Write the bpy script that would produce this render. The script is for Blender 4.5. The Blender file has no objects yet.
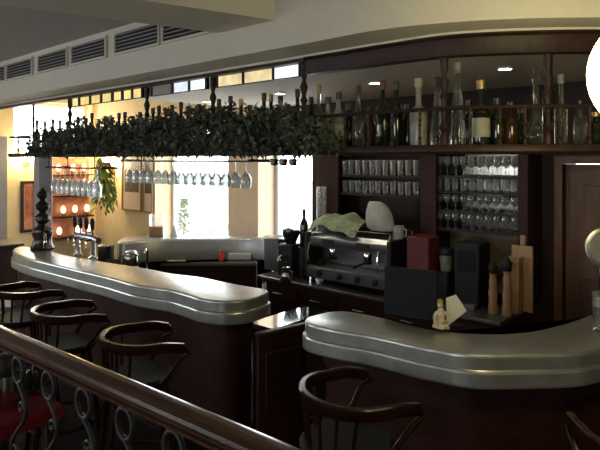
import bpy, bmesh, math, random
from mathutils import Vector, Matrix
random.seed(7)
sc = bpy.context.scene
C = sc.collection
PI = math.pi

# ------------------------------------------------------------------ frame of the place
# u runs along the bar (left/far -> right/near), n runs from the platform to the back wall
CS, SN = 0.7466, 0.6652
ROT = -math.atan2(SN, CS)
EYE = 2.0
F = 560.0


def W(u, n, z=0.0):
    return Vector((u * CS + n * SN, -u * SN + n * CS, z))


def xy2un(x, y):
    return x * CS - y * SN, x * SN + y * CS


def onN(px, n):                     # point of the line n = const seen in column px
    r = (px - 300) / F
    d = n / (r * SN + CS)
    return Vector((r * d, d, 0))


def Un(px, n):
    p = onN(px, n)
    return xy2un(p.x, p.y)[0]


def Zat(py, d):
    return EYE + (160 - py) / F * d


def PZ(px, py, z):                  # point at height z
    d = F * (EYE - z) / (py - 160)
    return Vector(((px - 300) / F * d, d, z))


def PD(px, py, d):
    return Vector(((px - 300) / F * d, d, Zat(py, d)))


# ------------------------------------------------------------------ materials
def mat(name, col, rough=0.5, metal=0.0, var=0.12, scale=8.0, bump=0.0, stretch=None, coat=0.0, spec=0.5,
        emit=None, estr=0.0):
    m = bpy.data.materials.new(name)
    m.use_nodes = True
    nt = m.node_tree
    b = nt.nodes['Principled BSDF']
    tc = nt.nodes.new('ShaderNodeTexCoord')
    mp = nt.nodes.new('ShaderNodeMapping')
    if stretch:
        mp.inputs['Scale'].default_value = stretch
    nz = nt.nodes.new('ShaderNodeTexNoise')
    nz.inputs['Scale'].default_value = scale
    nz.inputs['Detail'].default_value = 5
    nt.links.new(tc.outputs['Object'], mp.inputs['Vector'])
    nt.links.new(mp.outputs['Vector'], nz.inputs['Vector'])
    rp = nt.nodes.new('ShaderNodeValToRGB')
    e = rp.color_ramp.elements
    e[0].position, e[1].position = 0.3, 0.7
    e[0].color = (*[c * (1 - var) for c in col], 1)
    e[1].color = (*[min(1, c * (1 + var)) for c in col], 1)
    nt.links.new(nz.outputs['Fac'], rp.inputs['Fac'])
    nt.links.new(rp.outputs['Color'], b.inputs['Base Color'])
    b.inputs['Roughness'].default_value = rough
    b.inputs['Metallic'].default_value = metal
    b.inputs['Specular IOR Level'].default_value = spec
    b.inputs['Coat Weight'].default_value = coat
    b.inputs['Coat Roughness'].default_value = 0.12
    if bump:
        bp = nt.nodes.new('ShaderNodeBump')
        bp.inputs['Strength'].default_value = bump
        bp.inputs['Distance'].default_value = 0.02
        nt.links.new(nz.outputs['Fac'], bp.inputs['Height'])
        nt.links.new(bp.outputs['Normal'], b.inputs['Normal'])
    if emit:
        b.inputs['Emission Color'].default_value = (*emit, 1)
        b.inputs['Emission Strength'].default_value = estr
    return m


def glassy(name, tint, trans=0.6, body=(0.5, 0.5, 0.5), bodyw=0.15, rough=0.03):
    m = bpy.data.materials.new(name)
    m.use_nodes = True
    nt = m.node_tree
    nt.nodes.remove(nt.nodes['Principled BSDF'])
    out = nt.nodes['Material Output']
    t = nt.nodes.new('ShaderNodeBsdfTransparent')
    t.inputs['Color'].default_value = (*tint, 1)
    g = nt.nodes.new('ShaderNodeBsdfGlossy')
    g.inputs['Roughness'].default_value = rough
    d = nt.nodes.new('ShaderNodeBsdfDiffuse')
    d.inputs['Color'].default_value = (*body, 1)
    lw = nt.nodes.new('ShaderNodeLayerWeight')
    lw.inputs['Blend'].default_value = 1 - trans
    m1 = nt.nodes.new('ShaderNodeMixShader')
    nt.links.new(lw.outputs['Facing'], m1.inputs['Fac'])
    nt.links.new(t.outputs[0], m1.inputs[1])
    nt.links.new(g.outputs[0], m1.inputs[2])
    m2 = nt.nodes.new('ShaderNodeMixShader')
    m2.inputs['Fac'].default_value = bodyw
    tr = nt.nodes.new('ShaderNodeBsdfTranslucent')
    tr.inputs['Color'].default_value = (*body, 1)
    m3 = nt.nodes.new('ShaderNodeMixShader')
    m3.inputs['Fac'].default_value = 0.55
    nt.links.new(d.outputs[0], m3.inputs[1])
    nt.links.new(tr.outputs[0], m3.inputs[2])
    nt.links.new(m1.outputs[0], m2.inputs[1])
    nt.links.new(m3.outputs[0], m2.inputs[2])
    nt.links.new(m2.outputs[0], out.inputs['Surface'])
    return m


def emis(name, col, s, mott=0.0):
    m = bpy.data.materials.new(name)
    m.use_nodes = True
    nt = m.node_tree
    nt.nodes.remove(nt.nodes['Principled BSDF'])
    e = nt.nodes.new('ShaderNodeEmission')
    e.inputs['Color'].default_value = (*col, 1)
    e.inputs['Strength'].default_value = s
    if mott:                                    # cloudy glass: uneven glow
        tc = nt.nodes.new('ShaderNodeTexCoord')
        nz = nt.nodes.new('ShaderNodeTexNoise')
        nz.inputs['Scale'].default_value = 5
        mr = nt.nodes.new('ShaderNodeMapRange')
        mr.inputs['From Min'].default_value = 0.3
        mr.inputs['From Max'].default_value = 0.7
        mr.inputs['To Min'].default_value = s * (1 - mott)
        mr.inputs['To Max'].default_value = s * (1 + mott)
        nt.links.new(tc.outputs['Object'], nz.inputs['Vector'])
        nt.links.new(nz.outputs['Fac'], mr.inputs['Value'])
        nt.links.new(mr.outputs['Result'], e.inputs['Strength'])
    nt.links.new(e.outputs[0], nt.nodes['Material Output'].inputs['Surface'])
    return m


M = {
    'plaster': mat('plaster', (0.62, 0.58, 0.50), 0.85, var=0.03, scale=20, bump=0.05),
    'ceiling': mat('ceiling_plaster', (0.50, 0.475, 0.45), 0.9, var=0.03, scale=20, bump=0.05),
    'barceiling': mat('bar_ceiling_plaster', (0.80, 0.74, 0.66), 0.8, var=0.03, scale=20),
    'cream': mat('cream_plaster', (0.80, 0.64, 0.38), 0.85, var=0.04, scale=12, bump=0.05),
    'pillar': mat('peach_plaster', (0.80, 0.62, 0.45), 0.85, var=0.03, scale=12),
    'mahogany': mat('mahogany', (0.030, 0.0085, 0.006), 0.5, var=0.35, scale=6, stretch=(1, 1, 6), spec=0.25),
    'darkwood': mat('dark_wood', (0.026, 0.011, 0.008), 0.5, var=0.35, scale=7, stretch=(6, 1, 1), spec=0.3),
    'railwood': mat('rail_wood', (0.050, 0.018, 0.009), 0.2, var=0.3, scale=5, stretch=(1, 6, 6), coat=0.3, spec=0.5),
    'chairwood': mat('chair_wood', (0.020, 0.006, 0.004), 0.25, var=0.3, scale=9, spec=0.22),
    'doorwood': mat('door_wood', (0.15, 0.07, 0.032), 0.5, var=0.25, scale=5, stretch=(5, 5, 0.6)),
    'lightwood': mat('light_wood', (0.36, 0.21, 0.11), 0.5, var=0.2, scale=8, stretch=(4, 4, 0.6)),
    'zinc': mat('zinc', (0.43, 0.437, 0.42), 0.32, 0.75, var=0.10, scale=14),
    'steel': mat('steel', (0.46, 0.46, 0.46), 0.28, 0.95, var=0.06, scale=10),
    'polished': mat('polished_steel', (0.80, 0.80, 0.79), 0.08, 1.0, var=0.02),
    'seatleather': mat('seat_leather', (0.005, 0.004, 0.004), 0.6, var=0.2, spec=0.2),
    'darksteel': mat('dark_steel', (0.16, 0.16, 0.165), 0.35, 0.8, var=0.1, scale=10),
    'chrome': mat('chrome', (0.75, 0.75, 0.75), 0.08, 1.0, var=0.02),
    'iron': mat('wrought_iron', (0.020, 0.020, 0.020), 0.5, 0.5, var=0.2, scale=20),
    'black': mat('black_plastic', (0.010, 0.010, 0.011), 0.5, var=0.1, spec=0.3),
    'screen': mat('navy_plastic', (0.008, 0.009, 0.014), 0.6, var=0.08, spec=0.2),
    'bronze': mat('dark_bronze', (0.07, 0.055, 0.05), 0.25, 0.7, var=0.3, scale=15),
    'white': mat('white_paint', (0.8, 0.8, 0.78), 0.5, var=0.03),
    'paper': mat('paper', (0.72, 0.70, 0.64), 0.8, var=0.03),
    'yellowpaper': mat('yellow_paper', (0.85, 0.78, 0.45), 0.8, var=0.04),
    'greentowel': mat('green_cloth', (0.30, 0.35, 0.21), 0.95, var=0.3, scale=25, bump=0.4),
    'bag': mat('white_bag', (0.42, 0.42, 0.38), 0.7, var=0.12, scale=14, bump=0.3),
    'redbox': mat('red_fabric', (0.10, 0.007, 0.010), 0.6, var=0.15),
    'redcloth': mat('red_tablecloth', (0.10, 0.008, 0.010), 0.9, var=0.2, scale=12, bump=0.2, spec=0.1),
    'redpanel': mat('red_panel', (0.62, 0.24, 0.14), 0.6, var=0.45, scale=6),
    'redpoly': mat('red_plastic', (0.75, 0.08, 0.05), 0.4, var=0.1),
    'orange': mat('orange_juice', (0.85, 0.42, 0.05), 0.4, var=0.06),
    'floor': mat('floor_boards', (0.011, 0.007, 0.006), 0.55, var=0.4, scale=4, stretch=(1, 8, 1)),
    'carpet': mat('platform_boards', (0.05, 0.025, 0.02), 0.6, var=0.3, scale=6),
    'leaf': mat('dark_leaf', (0.125, 0.135, 0.100), 0.8, var=0.4, scale=12, spec=0.2),
    'leaf2': mat('plant_leaf', (0.16, 0.24, 0.05), 0.5, var=0.4, scale=12),
    'leaf3': mat('outdoor_leaf', (0.05, 0.16, 0.10), 0.6, var=0.4, scale=6),
    'stem': mat('stem', (0.06, 0.05, 0.03), 0.8),
    'terra': mat('terracotta', (0.35, 0.16, 0.08), 0.8),
    'greypaint': mat('grey_paint', (0.30, 0.29, 0.30), 0.6, var=0.05),
    'slate': mat('pavement', (0.75, 0.75, 0.73), 0.9, var=0.05),
    'gilt': mat('gilt', (0.62, 0.45, 0.20), 0.35, 0.6, var=0.25, scale=40),
    'figure': mat('cream_glaze', (0.62, 0.52, 0.36), 0.35, var=0.35, scale=60),
    'beer': mat('dark_beer', (0.06, 0.018, 0.008), 0.15, var=0.2),
    'foam': mat('foam', (0.62, 0.55, 0.42), 0.7),
    'picture': mat('picture_print', (0.30, 0.09, 0.05), 0.5, var=0.8, scale=7),
    'picture2': mat('picture_dark', (0.10, 0.075, 0.05), 0.4, var=0.9, scale=9),
    'mirror': mat('old_mirror', (0.17, 0.16, 0.14), 0.12, 0.95, var=0.06),
    'olive': mat('olive_panel', (0.22, 0.17, 0.10), 0.5, var=0.15, scale=5),
    'label': mat('bottle_label', (0.30, 0.285, 0.23), 0.6, var=0.1, scale=30),
    'redlabel': mat('red_label', (0.10, 0.035, 0.03), 0.6, var=0.1, scale=30),
    'goldcap': mat('gold_cap', (0.36, 0.24, 0.10), 0.35, 0.7, var=0.1),
    'cap': mat('dark_cap', (0.03, 0.02, 0.02), 0.4),
    'btl_dark': mat('dark_bottle_glass', (0.012, 0.016, 0.010), 0.08, var=0.2, spec=0.7),
    'btl_brown': mat('brown_bottle_glass', (0.05, 0.022, 0.008), 0.08, var=0.2, spec=0.7),
    'btl_frost': mat('frosted_bottle_glass', (0.20, 0.205, 0.18), 0.25, var=0.3, scale=20),
    'btl_clear': glassy('clear_bottle_glass', (0.66, 0.68, 0.62), 0.55, (0.40, 0.40, 0.34), 0.10),
    'btl_green': glassy('green_bottle_glass', (0.16, 0.20, 0.12), 0.55, (0.06, 0.08, 0.04), 0.25),
    'glass': glassy('drinking_glass', (0.95, 0.96, 0.96), 0.68, (0.9, 0.91, 0.91), 0.13),
    'pane': glassy('window_pane', (0.97, 0.98, 0.98), 0.85, (0.8, 0.8, 0.8), 0.0),
    'yl': emis('lit_amber_panel', (1.0, 0.76, 0.30), 1.0, .25),
    'wl': emis('lit_white_panel', (0.85, 0.92, 1.0), 1.1, .4),
    'wy': emis('lit_warm_panel', (1.0, 0.82, 0.46), 1.0, .45),
    'nl': mat('unlit_panel', (0.30, 0.28, 0.26), 0.3),
    'spot': emis('lit_spot', (1.0, 0.90, 0.70), 170),
    'globe': emis('lit_globe', (1.0, 0.86, 0.42), 20.0),
    'sconce': emis('lit_sconce', (1.0, 0.80, 0.42), 90.0),
    'candle': emis('lit_candle', (1.0, 0.75, 0.45), 3.0),
}


# ------------------------------------------------------------------ mesh builder
class MB:
    def __init__(s):
        s.v, s.f = [], []

    def add(s, vs, fs):
        k = len(s.v)
        s.v += [Vector(p) for p in vs]
        s.f += [tuple(i + k for i in f) for f in fs]
        return s

    def box(s, x0, x1, y0, y1, z0, z1):
        vs = [(x, y, z) for z in (z0, z1) for y in (y0, y1) for x in (x0, x1)]
        return s.add(vs, [(0, 2, 3, 1), (4, 5, 7, 6), (0, 1, 5, 4), (1, 3, 7, 5), (3, 2, 6, 7), (2, 0, 4, 6)])

    def bbox(s, x0, x1, y0, y1, z0, z1, b=0.01):       # box with chamfered edges
        xs = [(x0, y0), (x1, y0), (x1, y1), (x0, y1)]

        def ring(i, z):
            return [(x0 + i, y0, z), (x1 - i, y0, z), (x1, y0 + i, z), (x1, y1 - i, z),
                    (x1 - i, y1, z), (x0 + i, y1, z), (x0, y1 - i, z), (x0, y0 + i, z)]

        def small(z):
            return [(min(max(p[0], x0 + b), x1 - b), min(max(p[1], y0 + b), y1 - b), z) for p in ring(b, z)]
        return s.rings([small(z0), ring(b, z0 + b), ring(b, z1 - b), small(z1)])

    def rings(s, rs, cap=True, closed=True):
        m = len(rs[0])
        vs = [p for r in rs for p in r]
        fs = []
        for k in range(len(rs) - 1):
            for i in range(m if closed else m - 1):
                j = (i + 1) % m
                fs.append((k * m + i, k * m + j, (k + 1) * m + j, (k + 1) * m + i))
        if cap:
            fs.append(tuple(reversed(range(m))))
            fs.append(tuple(range((len(rs) - 1) * m, len(rs) * m)))
        return s.add(vs, fs)

    def lathe(s, prof, c=(0, 0, 0), seg=14, axis=None, cap=True):
        rs = []
        A = Matrix.Identity(3)
        if axis is not None:
            A = Vector((0, 0, 1)).rotation_difference(Vector(axis)).to_matrix()
        for r, z in prof:
            rs.append([Vector(c) + A @ Vector((r * math.cos(2 * PI * i / seg), r * math.sin(2 * PI * i / seg), z))
                       for i in range(seg)])
        return s.rings(rs, cap)

    def cyl(s, p0, p1, r0, r1=None, seg=10):
        p0, p1 = Vector(p0), Vector(p1)
        L = (p1 - p0).length
        return s.lathe([(r0, 0), (r1 if r1 is not None else r0, L)], p0, seg, (p1 - p0).normalized())

    def ball(s, c, rx, ry=None, rz=None, seg=12, n=8):
        ry, rz = ry or rx, rz or rx
        rs = []
        for k in range(n + 1):
            t = -PI / 2 + PI * (k + 0.02) / (n + 0.04)
            rs.append([(c[0] + rx * math.cos(t) * math.cos(2 * PI * i / seg),
                        c[1] + ry * math.cos(t) * math.sin(2 * PI * i / seg), c[2] + rz * math.sin(t))
                       for i in range(seg)])
        return s.rings(rs)

    def tube(s, pts, r, seg=8, closed=False):
        pts = [Vector(p) for p in pts]
        n = len(pts)
        rr = r if isinstance(r, (list, tuple)) else [r] * n
        rs = []
        prev = None
        for i in range(n):
            if closed:
                t = pts[(i + 1) % n] - pts[i - 1]
            else:
                t = pts[min(i + 1, n - 1)] - pts[max(i - 1, 0)]
            t.normalize()
            if prev is None:
                a = Vector((0, 0, 1)) if abs(t.z) < 0.9 else Vector((1, 0, 0))
                nx = t.cross(a).normalized()
            else:
                nx = (prev - t * prev.dot(t)).normalized()
            prev = nx
            ny = t.cross(nx)
            rs.append([pts[i] + rr[i] * (math.cos(2 * PI * k / seg) * nx + math.sin(2 * PI * k / seg) * ny)
                       for k in range(seg)])
        if closed:
            rs.append(rs[0])
            return s.rings(rs, cap=False)
        return s.rings(rs)

    def sweep(s, pts, prof):                            # level path, profile of (side, up)
        pts = [Vector(p) for p in pts]
        n = len(pts)
        rs = []
        for i in range(n):
            t = pts[min(i + 1, n - 1)] - pts[max(i - 1, 0)]
            t.z = 0
            t.normalize()
            side = Vector((-t.y, t.x, 0))
            rs.append([pts[i] + side * a + Vector((0, 0, b)) for a, b in prof])
        return s.rings(rs)

    def prism(s, poly, z0, z1):
        m = len(poly)
        return s.rings([[(p[0], p[1], z0) for p in poly], [(p[0], p[1], z1) for p in poly]])

    def leaf(s, p, d, up, L, w):
        d = Vector(d).normalized()
        side = d.cross(Vector(up))
        if side.length < 1e-3:
            side = Vector((1, 0, 0))
        side.normalize()
        nrm = side.cross(d)
        p = Vector(p)
        a, b = p + d * L * 0.5 + nrm * L * 0.10, p + d * L - nrm * L * 0.05
        return s.add([p, a + side * w, b, a - side * w, a - nrm * w * 0.3],
                     [(0, 1, 4), (1, 2, 4), (2, 3, 4), (3, 0, 4)])

    def build(s, name, m, parent=None, world=False, angle=40, loc=None, rot=None):
        vs = s.v
        off = Vector((0, 0, 0))
        if parent is not None and world:
            R = Matrix.Rotation(-parent['_rz'], 3, 'Z')
            pl = Vector(parent['_loc'])
            vs = [R @ (p - pl) for p in vs]
        elif parent is None and loc is None:
            xs = [p.x for p in vs]; ys = [p.y for p in vs]; zs = [p.z for p in vs]
            off = Vector(((min(xs) + max(xs)) / 2, (min(ys) + max(ys)) / 2, min(zs)))
            vs = [p - off for p in vs]
        me = bpy.data.meshes.new(name)
        me.from_pydata([tuple(p) for p in vs], [], s.f)
        bm = bmesh.new()
        bm.from_mesh(me)
        bmesh.ops.recalc_face_normals(bm, faces=bm.faces)
        bm.to_mesh(me)
        bm.free()
        for p in me.polygons:
            p.use_smooth = True
        me.set_sharp_from_angle(angle=math.radians(angle))
        me.materials.append(M[m] if isinstance(m, str) else m)
        o = bpy.data.objects.new(name, me)
        C.objects.link(o)
        if parent is not None:
            o.parent = parent
            if loc is not None:
                o.location = loc
        else:
            o.location = loc if loc is not None else off
            if rot is not None:
                o.rotation_euler = (0, 0, rot)
        return o


def tag(o, label, cat, group=None, kind=None):
    o['label'] = label
    o['category'] = cat
    if group:
        o['group'] = group
    if kind:
        o['kind'] = kind
    return o


def thing(name, label, cat, loc, rz=0.0, group=None):
    o = bpy.data.objects.new(name, None)
    C.objects.link(o)
    o.empty_display_size = 0.05
    o.location = loc
    o.rotation_euler = (0, 0, rz)
    o['_loc'] = tuple(loc)
    o['_rz'] = rz
    return tag(o, label, cat, group)


def struct(o):
    o['kind'] = 'structure'
    return o


def dup(root, loc, rz=None, label=None, group=None):
    r = root.copy()
    C.objects.link(r)
    r.location = loc
    if rz is not None:
        r.rotation_euler = (0, 0, rz)
    if label:
        r['label'] = label
    if group:
        r['group'] = group
    for ch in list(root.children):
        c = ch.copy()
        C.objects.link(c)
        c.parent = r
        for g in list(ch.children):
            d = g.copy()
            C.objects.link(d)
            d.parent = c
    return r


def catmull(pts, k=6, closed=False):
    pts = [Vector((*p[:2], p[2] if len(p) > 2 else 0)) for p in pts]
    n = len(pts)
    out = []
    for i in range(n if closed else n - 1):
        if closed:
            p0, p1, p2, p3 = pts[i - 1], pts[i], pts[(i + 1) % n], pts[(i + 2) % n]
        else:
            p0, p1, p2, p3 = pts[max(i - 1, 0)], pts[i], pts[i + 1], pts[min(i + 2, n - 1)]
        for j in range(k):
            t = j / k
            out.append(0.5 * ((2 * p1) + (-p0 + p2) * t + (2 * p0 - 5 * p1 + 4 * p2 - p3) * t * t
                              + (-p0 + 3 * p1 - 3 * p2 + p3) * t ** 3))
    if not closed:
        out.append(pts[-1])
    return out


def offset_loop(loop, d):               # outwards for a counter-clockwise loop
    n = len(loop)
    out = []
    for i in range(n):
        t = loop[(i + 1) % n] - loop[i - 1]
        t.z = 0
        t.normalize()
        out.append(loop[i] + Vector((t.y, -t.x, 0)) * d)
    return out


def ccw(loop):
    a = sum(p.x * q.y - q.x * p.y for p, q in zip(loop, loop[1:] + loop[:1]))
    return loop if a > 0 else loop[::-1]


def offset_path(path, d):               # to the left of the direction of travel (= away from the camera)
    n = len(path)
    out = []
    for i in range(n):
        t = path[min(i + 1, n - 1)] - path[max(i - 1, 0)]
        t.z = 0
        t.normalize()
        out.append(path[i] + Vector((-t.y, t.x, 0)) * d)
    return out


def hit(path, px):                      # where the column px meets a path: point and tangent
    best = None
    for a, b in zip(path, path[1:]):
        r = (px - 300) / F
        fa, fb = a.x - r * a.y, b.x - r * b.y
        if fa * fb <= 0 and a.y > 0:
            t = fa / (fa - fb) if fa != fb else 0
            p = a.lerp(b, t)
            if best is None or p.y < best[0].y:
                best = (p, (b - a).normalized())
    return best


def wall_with_holes(name, m, a0, a1, holes, z1, place, thick):
    """a wall along axis a from a0 to a1 with rectangular holes (lo, hi, zlo, zhi); place(a, t, z) -> point"""
    b = MB()
    edges = sorted([a0, a1] + [h[0] for h in holes] + [h[1] for h in holes])
    for lo, hi in zip(edges, edges[1:]):
        if hi - lo < 1e-4:
            continue
        hs = [h for h in holes if h[0] <= lo + 1e-5 and h[1] >= hi - 1e-5]
        spans = [(0, z1)]
        if hs:
            spans = [(0, hs[0][2]), (hs[0][3], z1)]
        for za, zb in spans:
            if zb - za < 1e-3:
                continue
            vs = [place(a, t, z) for z in (za, zb) for t in (0, thick) for a in (lo, hi)]
            b.add(vs, [(0, 2, 3, 1), (4, 5, 7, 6), (0, 1, 5, 4), (1, 3, 7, 5), (3, 2, 6, 7), (2, 0, 4, 6)])
    return struct(b.build(name, m))


# ------------------------------------------------------------------ the shell
ZC = 3.0            # main ceiling
ZB = 2.62           # ceiling over the bar, underside of the soffit
NF = 2.24           # face of the soffit
NS = 2.507          # front of the canopy
NW = 4.78           # back wall
UL = -8.9           # left wall
UR = 3.5
NB = -4.0           # wall behind the camera


def quad(u0, u1, n0, n1, z0, z1):
    b = MB()
    vs = [W(u, n, z) for z in (z0, z1) for n in (n0, n1) for u in (u0, u1)]
    return b.add(vs, [(0, 2, 3, 1), (4, 5, 7, 6), (0, 1, 5, 4), (1, 3, 7, 5), (3, 2, 6, 7), (2, 0, 4, 6)])


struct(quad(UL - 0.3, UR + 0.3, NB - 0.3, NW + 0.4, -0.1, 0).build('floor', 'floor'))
struct(quad(UL - 0.3, UR + 0.3, NB - 0.3, NW + 0.4, ZC, ZC + 0.12).build('ceiling', 'ceiling'))
struct(quad(UL, UR, NB, 0.80, 0, 0.4).build('floor_platform', 'carpet'))

u1a, u1b = Un(155, NW), Un(228, NW)
u2a, u2b = Un(258, NW), Un(312, NW)
ud0 = Un(563, NW)
back = lambda a, t, z: W(a, NW + t, z)
wall_with_holes('wall_back', 'cream', UL - 0.3, u1b, [(u1a, u1b - 1e-6, 0.35, 2.5)], ZC, back, 0.36)
wall_with_holes('wall_pillar', 'pillar', u1b, u2a, [], ZC, back, 0.36)
wall_with_holes('wall_bar', 'darkwood', u2a, UR + 0.3, [(u2a + 1e-6, u2b, 0.5, 2.5), (ud0, ud0 + 0.95, 0, 1.97)], ZC, back, 0.36)

left = lambda a, t, z: W(UL - t, a, z)


def NL(px):         # n where column px meets the left wall
    r = (px - 300) / F
    # (UL*CS + n*SN) = r * (-UL*SN + n*CS)
    return (r * -UL * SN - UL * CS) / (SN - r * CS)


nwa, nwb = NL(14), NL(92)
wall_with_holes('wall_left', 'cream', NB - 0.3, NW + 0.3, [(nwa, nwb, 2.12, 2.92), (-2.4, 0.2, 1.0, 2.5)], ZC, left, 0.3)
front = lambda a, t, z: W(a, NB - t, z)
wall_with_holes('wall_front', 'plaster', UL - 0.3, UR + 0.3, [(-6.2, -4.2, 1.0, 2.5), (-1.4, 0.3, 1.0, 2.5)], ZC, front, 0.3)
right = lambda a, t, z: W(UR + t, a, z)
wall_with_holes('wall_right', 'plaster', NB - 0.3, NW + 0.3, [], ZC, right, 0.3)


def window(name, place, a0, a1, z0, z1, nx=2, nz=1, fm='white', t=0.2):
    """frame with mullions and one pane"""
    b = MB()

    def bar(lo, hi, za, zb, t0=t, t1=t + 0.06):
        vs = [place(a, q, z) for z in (za, zb) for q in (t0, t1) for a in (lo, hi)]
        b.add(vs, [(0, 2, 3, 1), (4, 5, 7, 6), (0, 1, 5, 4), (1, 3, 7, 5), (3, 2, 6, 7), (2, 0, 4, 6)])
    w = 0.05
    bar(a0, a1, z0, z0 + w); bar(a0, a1, z1 - w, z1); bar(a0, a0 + w, z0 + w, z1 - w); bar(a1 - w, a1, z0 + w, z1 - w)
    for i in range(1, nx):
        c = a0 + (a1 - a0) * i / nx
        bar(c - 0.02, c + 0.02, z0 + w, z1 - w)
    for i in range(1, nz):
        c = z0 + (z1 - z0) * i / nz
        bar(a0 + w, a1 - w, c - 0.02, c + 0.02)
    fr = struct(b.build(name, fm))
    p = MB()
    q = t + 0.03
    vs = [place(a, qq, z) for z in (z0 + w, z1 - w) for qq in (q, q + 0.006) for a in (a0 + w, a1 - w)]
    p.add(vs, [(0, 2, 3, 1), (4, 5, 7, 6), (0, 1, 5, 4), (1, 3, 7, 5), (3, 2, 6, 7), (2, 0, 4, 6)])
    po = p.build('pane', 'pane', loc=(0, 0, 0))
    po.parent = fr
    po.matrix_parent_inverse = Matrix.Translation(fr.location).inverted()
    # daylight portal in the opening
    L = bpy.data.lights.new('portal', 'AREA')
    L.shape = 'RECTANGLE'
    L.size, L.size_y = abs(a1 - a0), abs(z1 - z0)
    L.cycles.is_portal = True
    lo = bpy.data.objects.new('daylight_portal', L)
    C.objects.link(lo)
    c = place((a0 + a1) / 2, t + 0.1, (z0 + z1) / 2)
    inn = place((a0 + a1) / 2, -1, (z0 + z1) / 2) - c
    lo.location = c
    lo.rotation_euler = inn.to_track_quat('-Z', 'Y').to_euler()
    return fr


window('window_1', back, u1a, u1b, 0.35, 2.5, 1, 1, t=0.30)
window('window_2', back, u2a, u2b, 0.5, 2.5, 1, 1, t=0.30)
window('window_3', left, nwa, nwb, 2.12, 2.92, 1, 1)
window('window_4', left, -2.4, 0.2, 1.0, 2.5, 3, 1)
window('window_5', front, -6.2, -4.2, 1.0, 2.5, 2, 1)
window('window_6', front, -1.4, 0.3, 1.0, 2.5, 2, 1)

# soffit, bar ceiling
face = [W(UL, NF), W(-5, NF), W(-3, NF), W(-2, NF), onN(380, NF), Vector((0.70, 2.515, 0)), Vector((1.0, 2.45, 0)),
        Vector((1.35, 2.43, 0)), Vector((2.2, 2.42, 0)), Vector((4.4, 2.5, 0))]
face = catmull(face, 5)
fas = [W(UL, NS), W(-5, NS), W(-3, NS), W(-2, NS), onN(395, NS), Vector((0.74, 2.735, 0)), Vector((1.05, 2.655, 0)),
       Vector((1.41, 2.63, 0)), Vector((2.2, 2.63, 0)), Vector((4.2, 2.68, 0))]
fas = catmull(fas, 5)
struct(MB().prism(face + fas[::-1], ZB, ZC).build('trim_1', 'plaster'))
uslab = Un(67, NS)
fr_ = [p for p in fas if xy2un(p.x, p.y)[0] > uslab + 0.05]
slab = [W(uslab, NS)] + fr_ + [W(xy2un(4.2, 2.68)[0], NW), W(uslab + 0.35, NW)]
struct(MB().prism(slab, ZB + 0.003, ZC).build('ceiling_bar', 'barceiling'))
# dark fascia under the soffit: thin on the left, deep on the right
pL = [W(UL, NS + 0.02), W(Un(306, NS), NS + 0.02)]
struct(MB().sweep(pL, [(-0.03, -0.035), (0.03, -0.035), (0.03, 0), (-0.03, 0)]).build('trim_2', 'darkwood'))
for o_ in (C.objects[-1],):
    o_.location.z = ZB - 0.035
iR = [p for p in fas if xy2un(p.x, p.y)[0] > Un(306, NS)]
pR = offset_path([W(Un(306, NS), NS)] + iR, 0.02)
o_ = struct(MB().sweep([p + Vector((0, 0, ZB)) for p in pR],
                       [(-0.03, -0.112), (0.04, -0.112), (0.04, 0), (-0.03, 0), (-0.03, -0.03), (-0.045, -0.02),
                        (-0.045, -0.012), (-0.03, -0.03)]).build('trim_3', 'darkwood'))
o_ = struct(MB().sweep([p + Vector((0, 0, ZB)) for p in offset_path(fas, -0.012)],
                       [(-0.010, -0.014), (0.010, -0.014), (0.010, 0), (-0.010, 0)]).build('trim_4', 'plaster'))
# ceiling beam
b0, b1 = W(Un(219, NF), NF), W(Un(275, NF), NF)
bd = Vector((-0.85, -0.53, 0))
struct(MB().prism([b0, b1, b1 + bd * 7, b0 + bd * 7], 2.78, ZC).build('ceiling_beam', 'plaster'))

# ------------------------------------------------------------------ air vents in the soffit
for i, (p0, p1) in enumerate([(-30, 6.5), (8.5, 33), (40, 68), (73.5, 107), (117, 160), (165, 219)]):
    ua, ub = Un(p0, NF), Un(p1, NF)
    za, zb = 2.805, 2.945
    pos = ['leftmost, cut by the picture edge', 'second from the left', 'third from the left', 'fourth from the left',
           'fifth from the left', 'rightmost, beside the ceiling beam']
    t = thing('air_vent', 'grey slatted air vent in the soffit, ' + pos[i], 'vent', W((ua + ub) / 2, NF, za), ROT,
              'air vents along the soffit')
    w = ub - ua
    MB().box(-w / 2, w / 2, -0.012, 0.002, 0, zb - za).build('backing', 'black', t)
    b = MB()
    for k in range(5):
        z = 0.012 + k * 0.027
        b.add([(-w / 2, -0.012, z + .012), (w / 2, -0.012, z + .012), (w / 2, -0.03, z), (-w / 2, -0.03, z),
               (-w / 2, -0.012, z + .017), (w / 2, -0.012, z + .017), (w / 2, -0.03, z + .005), (-w / 2, -0.03, z + .005)],
              [(0, 1, 2, 3), (7, 6, 5, 4), (0, 4, 5, 1), (1, 5, 6, 2), (2, 6, 7, 3), (3, 7, 4, 0)])
    b.build('slats', 'greypaint', t)
    f = MB()
    for (x0, x1, z0, z1) in ((-w / 2 - .015, w / 2 + .015, -.015, 0), (-w / 2 - .015, w / 2 + .015, zb - za, zb - za + .015),
                             (-w / 2 - .015, -w / 2, 0, zb - za), (w / 2, w / 2 + .015, 0, zb - za)):
        f.box(x0, x1, -0.022, 0.0, z0, z1)
    f.build('frame', 'plaster', t)

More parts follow.
